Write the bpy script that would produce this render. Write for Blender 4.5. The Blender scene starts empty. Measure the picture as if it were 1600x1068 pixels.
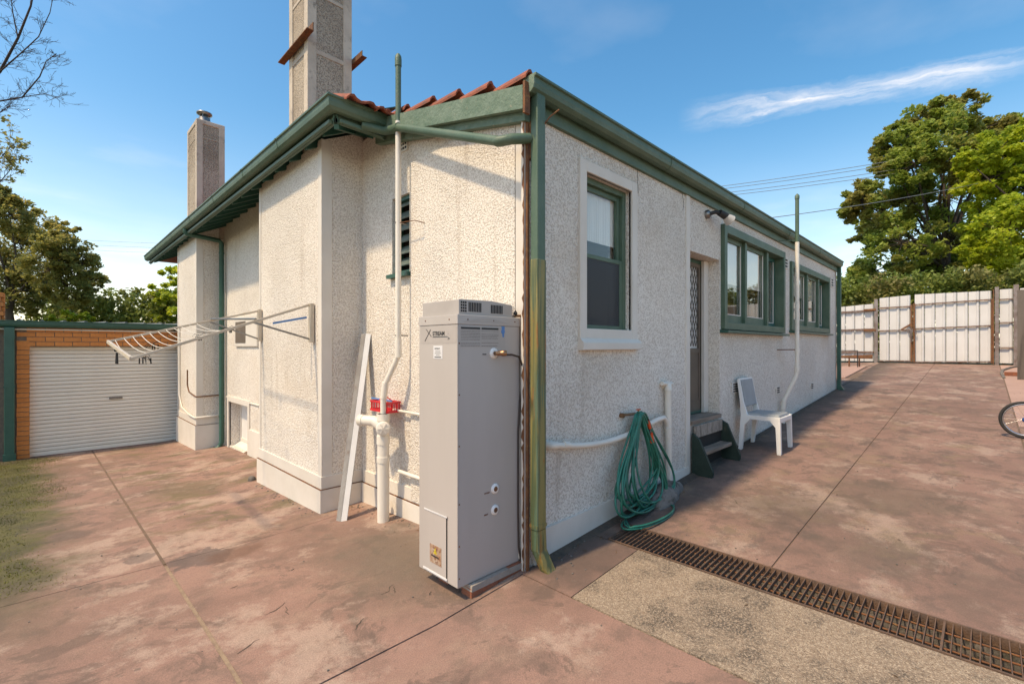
import bpy, math, random
import numpy as np
from mathutils import Vector, Matrix
R = math.radians
sc = bpy.context.scene
C = sc.collection

# ------------------------------------------------------------------ camera
cam = bpy.data.cameras.new('camera'); co = bpy.data.objects.new('camera', cam); C.objects.link(co)
co.location = (0, 0, 1.6); co.rotation_euler = (R(90), 0, R(-45))
cam.lens = 16.515; cam.sensor_width = 36; cam.shift_y = 7/1600; cam.clip_start = .05; cam.clip_end = 2000
sc.camera = co
# ------------------------------------------------------------------ light
SUN = Vector((-.62, .11, 1.0)).normalized()
sl = bpy.data.lights.new('sun', 'SUN'); so = bpy.data.objects.new('sun', sl); C.objects.link(so)
sl.energy = 1.9; sl.angle = R(3); sl.color = (1, .90, .77)
so.rotation_euler = SUN.to_track_quat('Z', 'Y').to_euler(); so.location = (0, 0, 30)
w = bpy.data.worlds.new('World'); sc.world = w; w.use_nodes = True
def build_world():
    nt = w.node_tree; N = nt.nodes; L = nt.links
    N.clear()
    out = N.new('ShaderNodeOutputWorld'); bg = N.new('ShaderNodeBackground'); bg.inputs[1].default_value = .14
    sky = N.new('ShaderNodeTexSky'); sky.sky_type = 'NISHITA'; sky.sun_disc = False
    sky.sun_elevation = math.asin(SUN.z); sky.sun_rotation = math.atan2(SUN.x, SUN.y)
    sky.air_density = 1.0; sky.dust_density = 1.0; sky.ozone_density = 2.0
    tc = N.new('ShaderNodeTexCoord'); sp = N.new('ShaderNodeSeparateXYZ'); L.new(tc.outputs['Generated'], sp.inputs[0])
    def m(op, a, b=None, c=None, clamp=False):
        n = N.new('ShaderNodeMath'); n.operation = op; n.use_clamp = clamp
        for i, q in enumerate((a, b, c)):
            if q is None: continue
            if isinstance(q, (int, float)): n.inputs[i].default_value = q
            else: L.new(q, n.inputs[i])
        return n.outputs[0]
    z = m('MAXIMUM', sp.outputs[2], .03)
    px = m('DIVIDE', sp.outputs[0], z); py = m('DIVIDE', sp.outputs[1], z)
    cb = N.new('ShaderNodeCombineXYZ'); L.new(px, cb.inputs[0]); L.new(py, cb.inputs[1])
    n1 = N.new('ShaderNodeTexNoise'); L.new(cb.outputs[0], n1.inputs[0]); n1.inputs['Scale'].default_value = 3.5; n1.inputs['Detail'].default_value = 6; n1.inputs['Roughness'].default_value = .6
    n2 = N.new('ShaderNodeTexNoise'); L.new(cb.outputs[0], n2.inputs[0]); n2.inputs['Scale'].default_value = .9; n2.inputs['Detail'].default_value = 7
    nn = m('SUBTRACT', n1.outputs[0], .5)
    s = m('ADD', m('ADD', m('MULTIPLY', px, .911), m('MULTIPLY', py, .412)), -2.20)
    s = m('ADD', s, m('MULTIPLY', nn, .26))
    a = m('ADD', m('MULTIPLY', px, .412), m('MULTIPLY', py, -.911))      # ~.1 .. 1.03 along the streak
    cb2 = N.new('ShaderNodeCombineXYZ'); L.new(m('MULTIPLY', a, 2.2), cb2.inputs[0]); L.new(m('MULTIPLY', s, 9), cb2.inputs[1])
    n3 = N.new('ShaderNodeTexNoise'); L.new(cb2.outputs[0], n3.inputs[0]); n3.inputs['Scale'].default_value = 1.6; n3.inputs['Detail'].default_value = 8; n3.inputs['Roughness'].default_value = .6; n3.inputs['Distortion'].default_value = .4
    width = .15
    core = m('SUBTRACT', 1, m('DIVIDE', m('ABSOLUTE', s), width), clamp=True)
    win = m('MULTIPLY', m('MULTIPLY_ADD', m('ADD', a, .05), 3.0, 0, clamp=True), m('MULTIPLY_ADD', m('SUBTRACT', 1.2, a), 4.0, 0, clamp=True))
    core = m('MULTIPLY', m('MULTIPLY', core, win), m('MULTIPLY_ADD', n3.outputs[0], 2.6, -.75, clamp=True))
    wisp = m('MULTIPLY_ADD', n2.outputs[0], 2.4, -1.30, clamp=True)
    low = m('SUBTRACT', 1, m('MULTIPLY', sp.outputs[2], 2.3), clamp=True)      # pale thin cloud low over the horizon
    wisp = m('ADD', m('MULTIPLY', wisp, .18), m('MULTIPLY', m('MULTIPLY', low, low), m('MULTIPLY_ADD', n2.outputs[0], .8, .08)), clamp=True)
    fac = m('ADD', m('MULTIPLY', core, .50), wisp, clamp=True)
    hs = N.new('ShaderNodeHueSaturation'); hs.inputs['Saturation'].default_value = 1.38; hs.inputs['Value'].default_value = 1.0; hs.inputs['Hue'].default_value = .497
    L.new(sky.outputs[0], hs.inputs['Color'])
    mx = N.new('ShaderNodeMix'); mx.data_type = 'RGBA'; L.new(fac, mx.inputs[0]); L.new(hs.outputs[0], mx.inputs[6]); mx.inputs[7].default_value = (6.0, 5.9, 6.3, 1)
    L.new(mx.outputs[2], bg.inputs[0]); L.new(bg.outputs[0], out.inputs[0])
build_world()
sc.view_settings.view_transform = 'Standard'; sc.view_settings.look = 'None'
sc.view_settings.exposure = 1.0; sc.view_settings.gamma = 1; sc.view_settings.use_white_balance = True; sc.view_settings.white_balance_temperature = 8700; sc.view_settings.white_balance_tint = 10; sc.view_settings.use_curve_mapping = False

# ------------------------------------------------------------------ materials
def NG(name):
    m = bpy.data.materials.new(name); m.use_nodes = True
    nt = m.node_tree; b = nt.nodes['Principled BSDF']
    tc = nt.nodes.new('ShaderNodeTexCoord')
    return m, nt, b, tc.outputs['Object']
def c4(c): return (c[0], c[1], c[2], 1)
class G:      # tiny node helper
    def __init__(s, name): s.m, s.nt, s.b, s.co = NG(name); s.N = s.nt.nodes; s.L = s.nt.links
    def put(s, n, i, q):
        if q is None: return
        if isinstance(q, (int, float)): n.inputs[i].default_value = q
        elif isinstance(q, tuple): n.inputs[i].default_value = c4(q) if len(n.inputs[i].default_value) == 4 else q
        else: s.L.new(q, n.inputs[i])
    def noise(s, scale, detail=4, rough=.5, co=None, dist=0):
        n = s.N.new('ShaderNodeTexNoise'); s.L.new(co or s.co, n.inputs[0]); n.inputs['Scale'].default_value = scale
        n.inputs['Detail'].default_value = detail; n.inputs['Roughness'].default_value = rough; n.inputs['Distortion'].default_value = dist
        return n.outputs[0]
    def vor(s, scale, feat='F1', co=None, out='Distance', rnd=1):
        n = s.N.new('ShaderNodeTexVoronoi'); n.feature = feat; s.L.new(co or s.co, n.inputs[0]); n.inputs['Scale'].default_value = scale
        n.inputs['Randomness'].default_value = rnd
        return n.outputs[out]
    def map(s, scale, co=None, loc=(0, 0, 0), rot=(0, 0, 0)):
        n = s.N.new('ShaderNodeMapping'); s.L.new(co or s.co, n.inputs[0]); n.inputs['Scale'].default_value = scale
        n.inputs['Location'].default_value = loc; n.inputs['Rotation'].default_value = rot
        return n.outputs[0]
    def ramp(s, f, a, b, ca=0., cb=1.):     # scalar smooth remap
        n = s.N.new('ShaderNodeMapRange'); n.interpolation_type = 'SMOOTHSTEP'; s.L.new(f, n.inputs[0])
        n.inputs[1].default_value = a; n.inputs[2].default_value = b; n.inputs[3].default_value = ca; n.inputs[4].default_value = cb
        return n.outputs[0]
    def math(s, op, a, b=None, clamp=False):
        n = s.N.new('ShaderNodeMath'); n.operation = op; n.use_clamp = clamp; s.put(n, 0, a); s.put(n, 1, b); return n.outputs[0]
    def mix(s, f, a, b, mode='MIX'):
        n = s.N.new('ShaderNodeMix'); n.data_type = 'RGBA'; n.blend_type = mode; s.put(n, 0, f); s.put(n, 6, a); s.put(n, 7, b); return n.outputs[2]
    def xyz(s, co=None):
        n = s.N.new('ShaderNodeSeparateXYZ'); s.L.new(co or s.co, n.inputs[0]); return n.outputs
    def rnd(s): return s.N.new('ShaderNodeObjectInfo').outputs['Random']
    def bump(s, h, strength, dist, prev=None):
        n = s.N.new('ShaderNodeBump'); n.inputs['Strength'].default_value = strength; n.inputs['Distance'].default_value = dist
        s.L.new(h, n.inputs['Height'])
        if prev: s.L.new(prev, n.inputs['Normal'])
        s.L.new(n.outputs[0], s.b.inputs['Normal']); return n.outputs[0]
    def col(s, c): s.put(s.b, 'Base Color', c); return s
    def set(s, rough=.6, metal=0, spec=.5, coat=0):
        s.put(s.b, 'Roughness', rough); s.b.inputs['Metallic'].default_value = metal; s.b.inputs['Specular IOR Level'].default_value = spec
        s.b.inputs['Coat Weight'].default_value = coat; return s

def simple(name, c, c2=None, scale=3, rough=.6, metal=0, bump=.0, bs=60, dirt=None, da=.55, db=.75, per=.0, spec=.5, stretch=(1, 1, 1)):
    g = G(name); co = g.map(stretch) if stretch != (1, 1, 1) else g.co
    col = g.mix(g.ramp(g.noise(scale, 6, .6, co), .3, .7), c, c2 or tuple(x*.85 for x in c))
    if per:
        col = g.mix(g.math('MULTIPLY', g.rnd(), per), col, tuple(x*.45 for x in c))
    if dirt:
        col = g.mix(g.ramp(g.noise(scale*2.3, 8, .7, co), da, db, 0, .85), col, dirt)
    g.col(col).set(rough, metal, spec)
    if bump: g.bump(g.noise(bs, 5, .6), bump, .01)
    return g.m

def roughcast(name, base, shade, dirt_shade):
    g = G(name)
    wco = g.map((1, 1, 1)); d = g.N.new('ShaderNodeVectorMath'); d.operation = 'MULTIPLY_ADD'
    nz = g.N.new('ShaderNodeTexNoise'); g.L.new(g.co, nz.inputs[0]); nz.inputs['Scale'].default_value = 45
    g.L.new(nz.outputs['Color'], d.inputs[0]); d.inputs[1].default_value = (.012,)*3; g.L.new(g.co, d.inputs[2])
    n1 = g.noise(58, 3, .6, d.outputs[0]); n2 = g.noise(140, 3, .6); v = g.vor(95, 'SMOOTH_F1', d.outputs[0])
    peb = g.math('ADD', g.math('MULTIPLY', n1, 1.3), g.math('MULTIPLY', g.math('SUBTRACT', 1, v), .7))
    peb = g.math('ADD', peb, g.math('MULTIPLY', n2, .5))
    col = g.mix(g.ramp(g.noise(1.1, 5, .6), .35, .7), base, shade)
    col = g.mix(g.ramp(peb, 1.16, 1.36, .60, 0), col, dirt_shade)              # grime between the stones, with the shade of the pits painted in
    if True:
        st = g.map((5, 5, .45)); col = g.mix(g.ramp(g.noise(1.0, 7, .7, st), .56, .72, 0, .38), col, dirt_shade); col = g.mix(g.ramp(g.noise(.7, 8, .7, g.map((1, 1, 1), loc=(4, 9, 2))), .56, .64, 0, .22), col, (.62, .50, .38))
    g.col(col).set(.85, 0, .25)
    patch = g.ramp(g.noise(.9, 3, .5), .38, .62, .55, 1.0)
    g.bump(g.math('MULTIPLY', peb, patch), 1.0, .013)
    return g.m
M = {}
M['cast'] = roughcast('roughcast', (.87, .81, .725), (.83, .76, .67), (.46, .37, .285))
M['cast_old'] = roughcast('weathered_roughcast', (.53, .445, .35), (.37, .30, .23), (.12, .10, .08))
M['trim'] = simple('painted_render', (.72, .665, .59), (.66, .60, .52), 2.5, .7, bump=.15, bs=40, dirt=(.33, .27, .21), da=.62, db=.85)
M['trim_old'] = simple('weathered_render', (.60, .51, .41), (.46, .38, .30), 3, .8, bump=.4, bs=40, dirt=(.14, .11, .09), da=.52, db=.75)
M['green'] = simple('weathered_green_paint', (.062, .118, .074), (.10, .155, .104), 4, .5, bump=.35, bs=55, dirt=(.10, .10, .065), da=.60, db=.78)
M['green_dark'] = simple('green_paint', (.022, .085, .060), (.032, .11, .08), 4, .42, bump=.1, bs=50, dirt=(.03, .05, .035), da=.6, db=.8)
M['green_flaky'] = simple('flaking_green_paint', (.10, .165, .11), (.16, .225, .165), 7, .65, bump=.9, bs=32, dirt=(.24, .24, .17), da=.60, db=.66, stretch=(1, 1, 1.5))
M['rust'] = simple('rust', (.22, .085, .035), (.12, .055, .03), 12, .85, bump=.6, bs=80, dirt=(.30, .17, .06), da=.5, db=.7)
def oldpipe():
    g = G('stained_green_pipe'); a = g.noise(1, 5, .6, g.map((26, 26, .9))); b_ = g.noise(1, 7, .7, g.map((14, 14, 2.2), loc=(3, 1, 0)))
    col = g.mix(g.ramp(a, .42, .58), (.075, .105, .05), (.26, .215, .075)); col = g.mix(g.ramp(b_, .54, .64, 0, .9), col, (.30, .135, .035)); col = g.mix(g.ramp(g.noise(1, 6, .65, g.map((20, 20, 1.4), loc=(9, 2, 0))), .56, .66, 0, .8), col, (.09, .16, .11))
    g.col(col).set(.55); g.bump(g.noise(60, 5), .3, .01); return g.m
M['oldpipe'] = oldpipe()
M['pvc'] = simple('cream_pvc', (.80, .74, .65), (.74, .68, .58), 3, .4, dirt=(.36, .30, .22), da=.66, db=.85)
M['wire_cream'] = simple('cream_enamel', (.60, .51, .40), (.52, .43, .32), 8, .4, dirt=(.25, .13, .06), da=.66, db=.76)
M['heater'] = simple('grey_enamel_steel', (.475, .43, .395), (.44, .395, .36), 1.2, .38, bump=.25, bs=3.2, dirt=(.33, .30, .275), da=.60, db=.85, stretch=(2, 2, .35))
M['heater_lid'] = simple('faded_grey_steel', (.45, .405, .37), (.41, .365, .33), 4, .45)
M['black'] = simple('black_hole', (.012, .011, .010), rough=.8)
M['dark'] = simple('dark_void', (.02, .018, .015), rough=.9)
M['print'] = simple('black_print', (.03, .03, .03), rough=.6)
M['brass'] = simple('aged_brass', (.42, .24, .14), (.25, .14, .08), 20, .4, 1)
M['steel'] = simple('dull_steel', (.30, .29, .28), (.22, .21, .20), 20, .42, 1)
M['white_pl'] = simple('white_plastic', (.84, .82, .78), (.79, .77, .73), 6, .38)
M['white_card'] = simple('white_sticker', (.74, .73, .72), rough=.5)
M['channel_shade'] = simple('shaded_dirty_zinc', (.30, .285, .265), (.22, .20, .185), 5, .6, dirt=(.16, .10, .07), da=.55, db=.75)  # grey of the channel flanges: their shade and dirt put into the colour
M['step_green'] = simple('dark_step_paint', (.010, .026, .017), (.018, .036, .024), 6, .7, bump=.4, bs=50, dirt=(.10, .085, .06), da=.6, db=.72)
M['blue'] = simple('blue_plastic', (.08, .25, .55), rough=.4)
M['red'] = simple('red_plastic', (.70, .03, .04), (.60, .02, .03), 6, .35)
M['cushion'] = simple('grey_vinyl', (.33, .35, .355), (.28, .30, .305), 5, .55, bump=.1, bs=90)
M['hose'] = simple('green_hose', (.010, .21, .145), (.012, .13, .09), 14, .35)
M['orange_pl'] = simple('orange_plastic', (.70, .08, .02), rough=.4)
M['cable'] = simple('brown_cable', (.05, .035, .03), rough=.5)
M['grate'] = simple('rusty_steel', (.13, .085, .065), (.21, .12, .075), 14, .75, .3, bump=.5, bs=90, dirt=(.24, .11, .05), da=.55, db=.7)
M['timber'] = simple('grey_timber', (.20, .165, .135), (.13, .105, .085), 3, .85, bump=.6, bs=30, stretch=(1, 1, .12), dirt=(.07, .055, .045), da=.5, db=.7, per=.4)
M['tread'] = simple('worn_timber', (.30, .24, .19), (.17, .13, .10), 6, .85, bump=.6, bs=30, stretch=(.25, 3, 3), dirt=(.08, .09, .06), da=.5, db=.7)
M['fence_white'] = simple('white_sheet_metal', (.70, .685, .66), (.64, .62, .59), 2, .45, dirt=(.36, .29, .22), da=.66, db=.86, per=.10)
M['fence_steel'] = simple('rusty_rail', (.20, .11, .08), (.13, .085, .07), 6, .75, dirt=(.34, .31, .29), da=.5, db=.65)
M['fence_post'] = simple('grey_post', (.27, .24, .23), (.17, .12, .10), 5, .7, dirt=(.12, .06, .04), da=.55, db=.7)
M['roller'] = simple('cream_roller_slat', (.88, .80, .69), (.84, .75, .64), 2, .45, dirt=(.35, .29, .23), da=.68, db=.88, per=.06)
M['tile'] = simple('terracotta_tile', (.40, .105, .050), (.26, .075, .045), 7, .8, bump=.5, bs=70, dirt=(.10, .07, .055), da=.5, db=.7, per=.5)
M['brick'] = simple('orange_brick', (.78, .29, .085), (.66, .235, .07), 14, .85, bump=.5, bs=120, dirt=(.33, .13, .06), da=.58, db=.75, per=.30)
M['brick_red'] = simple('old_red_brick', (.36, .12, .06), (.24, .085, .05), 14, .9, bump=.7, bs=90, dirt=(.14, .09, .07), da=.5, db=.72)
M['mortar'] = simple('mortar', (.24, .18, .13), (.17, .13, .10), 20, .95, bump=.4, bs=90)
M['slab_stone'] = simple('concrete_paver', (.36, .32, .28), (.27, .24, .21), 9, .9, bump=.5, bs=90, dirt=(.14, .13, .10), da=.55, db=.75)
M['sheet_roof'] = simple('grey_sheet_roof', (.16, .17, .17), (.11, .12, .12), 3, .5)
M['rubber'] = simple('black_rubber', (.03, .028, .026), rough=.7)
M['wire'] = simple('grey_wire', (.22, .24, .26), rough=.5)
M['chrome'] = simple('bright_rim', (.60, .58, .58), (.48, .46, .46), 20, .25, 1)
M['bike_blue'] = simple('blue_bike_paint', (.03, .10, .35), rough=.3)
M['bark'] = simple('bark', (.11, .08, .06), (.065, .05, .04), 6, .95, bump=.9, bs=25, stretch=(1, 1, .3))
M['twig'] = simple('dark_twig', (.045, .032, .028), (.08, .055, .045), 5, .9)
M['blind'] = simple('pale_blind', (.74, .66, .58), (.68, .60, .52), 2, .8)
M['curtain'] = simple('sheer_curtain', (.82, .79, .73), (.72, .69, .63), 3, .9, stretch=(14, 1, .5))
M['bluegreen'] = simple('teal_paint', (.018, .105, .095), (.022, .13, .11), 4, .4)
M['lampglass'] = simple('flood_lamp_glass', (.62, .58, .52), rough=.15)
M['joint_tan'] = simple('tan_joint_filler', (.36, .26, .17), (.25, .17, .12), 20, .95, bump=.6, bs=150)
M['joint_rust'] = simple('rusty_joint_filler', (.20, .125, .085), (.14, .095, .065), 20, .95, bump=.6, bs=150)
M['dirt'] = simple('soil', (.10, .075, .055), (.06, .048, .038), 9, .98, bump=1, bs=40)
M['rock'] = simple('concrete_lump', (.22, .19, .165), (.13, .115, .10), 6, .95, bump=1, bs=30, dirt=(.06, .055, .04), da=.5, db=.65)
M['pad_pink'] = simple('pink_paving', (.44, .28, .22), (.38, .24, .19), 2, .9, bump=.3, bs=60)
M['peeling'] = simple('peeling_board', (.42, .37, .31), (.20, .16, .13), 9, .9, bump=.5, bs=50, stretch=(3, 1, .4), dirt=(.10, .08, .06), da=.5, db=.6)
M['louvre_glass'] = simple('dusty_louvre_glass', (.17, .21, .19), (.11, .14, .12), 9, .35)
M['flywire'] = simple('brown_security_mesh', (.075, .060, .045), (.10, .08, .06), 9, .55)
M['door_glass'] = simple('pale_door_panel', (.82, .80, .76), (.76, .73, .69), 3, .3)
M['door_brown'] = simple('brown_flyscreen', (.16, .12, .085), (.12, .09, .065), 3, .6)

def glass(name, tint=(.9, .95, .93), alpha=.35, rough=.02):
    g = G(name); N, L = g.N, g.L
    gl = N.new('ShaderNodeBsdfGlossy'); gl.inputs['Roughness'].default_value = rough; gl.inputs[0].default_value = (.9, .92, .92, 1)
    tr = N.new('ShaderNodeBsdfTransparent'); tr.inputs[0].default_value = c4(tint)
    fr = N.new('ShaderNodeFresnel'); fr.inputs[0].default_value = 1.55
    mx = N.new('ShaderNodeMixShader'); geo = N.new('ShaderNodeNewGeometry')
    f = g.math('MULTIPLY', g.math('ADD', g.math('MULTIPLY', fr.outputs[0], 1.5), alpha*.3, True), g.math('SUBTRACT', 1, geo.outputs['Backfacing']), True)
    L.new(f, mx.inputs[0]); L.new(tr.outputs[0], mx.inputs[1]); L.new(gl.outputs[0], mx.inputs[2])
    L.new(mx.outputs[0], N['Material Output'].inputs[0]); return g.m
M['glass'] = glass('window_glass', (.975, .985, .98), .05)
def screen(name):
    g = G(name); N, L = g.N, g.L
    g.col((.035, .038, .045)).set(.5)
    tr = N.new('ShaderNodeBsdfTransparent'); mx = N.new('ShaderNodeMixShader'); mx.inputs[0].default_value = .62
    L.new(tr.outputs[0], mx.inputs[1]); L.new(g.b.outputs[0], mx.inputs[2]); L.new(mx.outputs[0], N['Material Output'].inputs[0]); return g.m
M['flyscreen'] = screen('insect_screen')

def leafmat(name, a, b, c, trans=.45):
    g = G(name); N, L = g.N, g.L
    geo = N.new('ShaderNodeNewGeometry')
    col = g.mix(geo.outputs['Random Per Island'], a, b)
    col = g.mix(g.ramp(g.noise(.55, 3), .45, .65), col, c)
    g.col(col).set(.5, 0, .35)
    tl = N.new('ShaderNodeBsdfTranslucent'); hs = N.new('ShaderNodeHueSaturation'); hs.inputs['Value'].default_value = 1.5; hs.inputs['Hue'].default_value = .485
    L.new(col, hs.inputs['Color']); L.new(hs.outputs[0], tl.inputs[0])
    mx = N.new('ShaderNodeMixShader'); mx.inputs[0].default_value = trans
    L.new(g.b.outputs[0], mx.inputs[1]); L.new(tl.outputs[0], mx.inputs[2]); L.new(mx.outputs[0], N['Material Output'].inputs[0]); return g.m
M['leaf_mid'] = leafmat('green_leaves', (.19, .27, .045), (.29, .36, .08), (.28, .26, .07))
M['leaf_bright'] = leafmat('yellow_green_leaves', (.32, .42, .04), (.46, .50, .06), (.25, .34, .04))
M['leaf_olive'] = leafmat('olive_leaves', (.20, .22, .06), (.36, .31, .09), (.26, .26, .07), .55)
M['leaf_dark'] = leafmat('dark_hedge_leaves', (.14, .20, .04), (.24, .28, .06), (.21, .18, .06), .3)

def ground_z(x, y):
    return .062*min(max(x-1.6, 0), 17.6) - .039*min(max(y-2.6, 0), 9.4)

def concrete():
    g = G('pink_brown_concrete')
    x, y, z = g.xyz()
    big = g.noise(.8, 6, .62, dist=.6); mid = g.noise(3.2, 8, .68, dist=.3)
    streak = g.noise(1.0, 8, .65, g.map((1.6, 2.6, 1), rot=(0, 0, R(-8))))
    col = g.mix(g.ramp(big, .36, .66), (.365, .212, .162), (.265, .155, .118))
    col = g.mix(g.ramp(mid, .47, .62, 0, .62), col, (.18, .12, .092))
    col = g.mix(g.ramp(streak, .50, .70, 0, .45), col, (.42, .285, .205))
    blot = g.noise(2.1, 9, .72, dist=.8, co=g.map((1, 1, 1), loc=(7, 3, 0)))
    col = g.mix(g.ramp(blot, .555, .585, 0, .50), col, (.12, .085, .066))
    worn = g.noise(1.3, 10, .74, g.map((1, 1, 1), loc=(21, 4, 0))); col = g.mix(g.ramp(worn, .50, .60, 0, .62), col, (.53, .385, .30))
    scuf = g.noise(16, 6, .75); col = g.mix(g.ramp(scuf, .55, .70, 0, .45), col, (.17, .115, .09))
    # olive algae: worked into the yard between pier and garage, and beside the wall
    rx = g.math('MULTIPLY', g.ramp(x, .3, 1.1), g.ramp(y, 4.2, 5.6)); al = g.noise(1.5, 8, .7, g.map((1.0, 1.6, 1), loc=(2, 5, 0)))
    col = g.mix(g.math('MULTIPLY', rx, g.ramp(al, .47, .62, 0, .75)), col, (.15, .125, .055))
    # heater corner grime
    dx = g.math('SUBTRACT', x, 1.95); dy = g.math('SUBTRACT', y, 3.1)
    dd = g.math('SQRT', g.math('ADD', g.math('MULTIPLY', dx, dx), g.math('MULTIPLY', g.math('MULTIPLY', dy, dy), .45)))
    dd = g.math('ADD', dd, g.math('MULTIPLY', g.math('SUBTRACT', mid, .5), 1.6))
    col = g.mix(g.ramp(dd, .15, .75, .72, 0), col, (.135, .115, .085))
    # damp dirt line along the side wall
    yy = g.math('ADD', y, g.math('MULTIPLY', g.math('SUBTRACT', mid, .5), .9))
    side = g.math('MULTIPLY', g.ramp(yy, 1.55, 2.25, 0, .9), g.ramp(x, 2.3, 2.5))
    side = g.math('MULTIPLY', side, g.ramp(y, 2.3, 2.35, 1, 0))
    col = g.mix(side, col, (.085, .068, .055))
    gx = g.math('MULTIPLY', g.ramp(x, 3.3, 3.6), .6)
    col = g.mix(gx, col, (.84, .86, .87), 'MULTIPLY')
    bl2 = g.noise(3.3, 10, .75, g.map((1, 1.3, 1), loc=(5, 31, 0))); col = g.mix(g.math('MULTIPLY', g.ramp(x, 3.4, 3.6), g.ramp(bl2, .54, .60, 0, .55)), col, (.135, .098, .08))
    bl3 = g.noise(1.9, 8, .7, g.map((1, 1, 1), loc=(15, 11, 0))); col = g.mix(g.math('MULTIPLY', g.ramp(x, 3.4, 3.6), g.ramp(bl3, .53, .66, 0, .45)), col, (.30, .215, .125))
    # moss carpet at the left
    e = g.math('ADD', x, g.math('MULTIPLY', g.math('SUBTRACT', g.noise(1.7, 6, .65), .5), 1.3))
    mo = g.math('MULTIPLY', g.ramp(e, -.16, .16, 1, 0), g.math('MULTIPLY', g.ramp(y, 4.0, 5.2), g.ramp(y, 11.2, 11.9, 1, 0)))
    mosscol = g.mix(g.ramp(g.noise(2.5, 6, .6), .4, .62), (.028, .038, .008), (.13, .135, .012))
    col = g.mix(mo, col, mosscol)
    e2 = g.ramp(g.math('ADD', y, g.math('MULTIPLY', big, .8)), 3.6, 5.2)
    dark_left = g.math('MULTIPLY', g.ramp(e, -.1, .45, .6, 0), e2)
    col = g.mix(dark_left, col, (.085, .078, .035))
    def stain(cx, cy, r_, c, amt, hard=.12):
        a_ = g.math('SUBTRACT', x, cx); b_ = g.math('SUBTRACT', y, cy)
        q_ = g.math('SQRT', g.math('ADD', g.math('MULTIPLY', a_, a_), g.math('MULTIPLY', b_, b_)))
        q_ = g.math('ADD', q_, g.math('MULTIPLY', g.math('SUBTRACT', g.noise(4.5, 8, .7), .5), r_*3.2))
        return g.mix(g.ramp(q_, r_-hard*r_, r_+hard*r_, amt, 0), col, c)
    col = stain(.88, 4.40, .20, (.12, .09, .08), .75); col = stain(.52, 4.75, .11, (.14, .11, .095), .6); col = stain(1.12, 4.25, .16, (.15, .07, .04), .55, .5)
    col = stain(.2, 5.9, .16, (.10, .075, .06), .6, .4); col = stain(1.3, 7.0, .35, (.13, .11, .05), .5, .6); col = stain(4.6, 1.2, .45, (.12, .09, .07), .5, .5)
    col = stain(5.4, .55, .5, (.13, .10, .07), .5, .5); col = stain(4.1, .5, .3, (.13, .10, .075), .5, .6); col = stain(2.75, 2.0, .35, (.12, .085, .07), .6, .6)
    sp = g.vor(90, 'F1', out='Distance'); col = g.mix(g.ramp(sp, .05, .22, .28, 0), col, (.44, .32, .25))
    cell = g.N.new('ShaderNodeTexVoronoi'); g.L.new(g.co, cell.inputs[0]); cell.inputs['Scale'].default_value = 5.5
    sc_ = g.N.new('ShaderNodeSeparateColor'); g.L.new(cell.outputs['Color'], sc_.inputs[0])
    spot = g.math('MULTIPLY', g.ramp(g.math('ADD', cell.outputs['Distance'], g.math('MULTIPLY', g.math('SUBTRACT', g.noise(30, 4, .6), .5), .16)), .06, .10, 1, 0), g.ramp(sc_.outputs[0], .72, .74))
    col = g.mix(g.math('MULTIPLY', spot, .6), col, (.11, .08, .065))
    fine = g.noise(150, 3, .7); col = g.mix(g.ramp(fine, .35, .65, .42, 0), col, (.12, .08, .065))
    g.col(col).set(.82, 0, .35)
    n = g.bump(g.noise(110, 6, .75), .55, .006); g.bump(g.noise(7, 6, .6), .35, .02, n)
    return g.m
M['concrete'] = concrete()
def aggregate():
    g = G('exposed_aggregate')
    v = g.N.new('ShaderNodeTexVoronoi'); g.L.new(g.co, v.inputs[0]); v.inputs['Scale'].default_value = 140
    cr = g.ramp(v.outputs['Distance'], .15, .65)
    col = g.mix(g.ramp(g.noise(60, 3), .35, .65), (.56, .44, .325), (.37, .275, .20))
    col = g.mix(g.math('MULTIPLY', cr, .6), col, (.17, .12, .08))
    dark = g.noise(2.4, 8, .75, dist=.5); dk = g.ramp(dark, .44, .62, 0, .85)
    spk = g.ramp(g.noise(85, 4, .75), .42, .56, .0, 1)
    col = g.mix(g.math('MULTIPLY', dk, spk), col, (.06, .052, .045))
    s2 = g.ramp(g.vor(48), .10, .22, .8, 0); col = g.mix(s2, col, (.12, .075, .045))
    g.col(col).set(.9, 0, .3)
    n = g.bump(g.math('SUBTRACT', 1, v.outputs['Distance']), .9, .006); g.bump(g.noise(30, 5, .6), .5, .01, n)
    return g.m
M['aggregate'] = aggregate()
def grassg():
    g = G('far_ground'); g.col(g.mix(g.noise(.3, 6), (.06, .075, .025), (.10, .085, .05))).set(.95); return g.m
M['ground'] = grassg()

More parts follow.
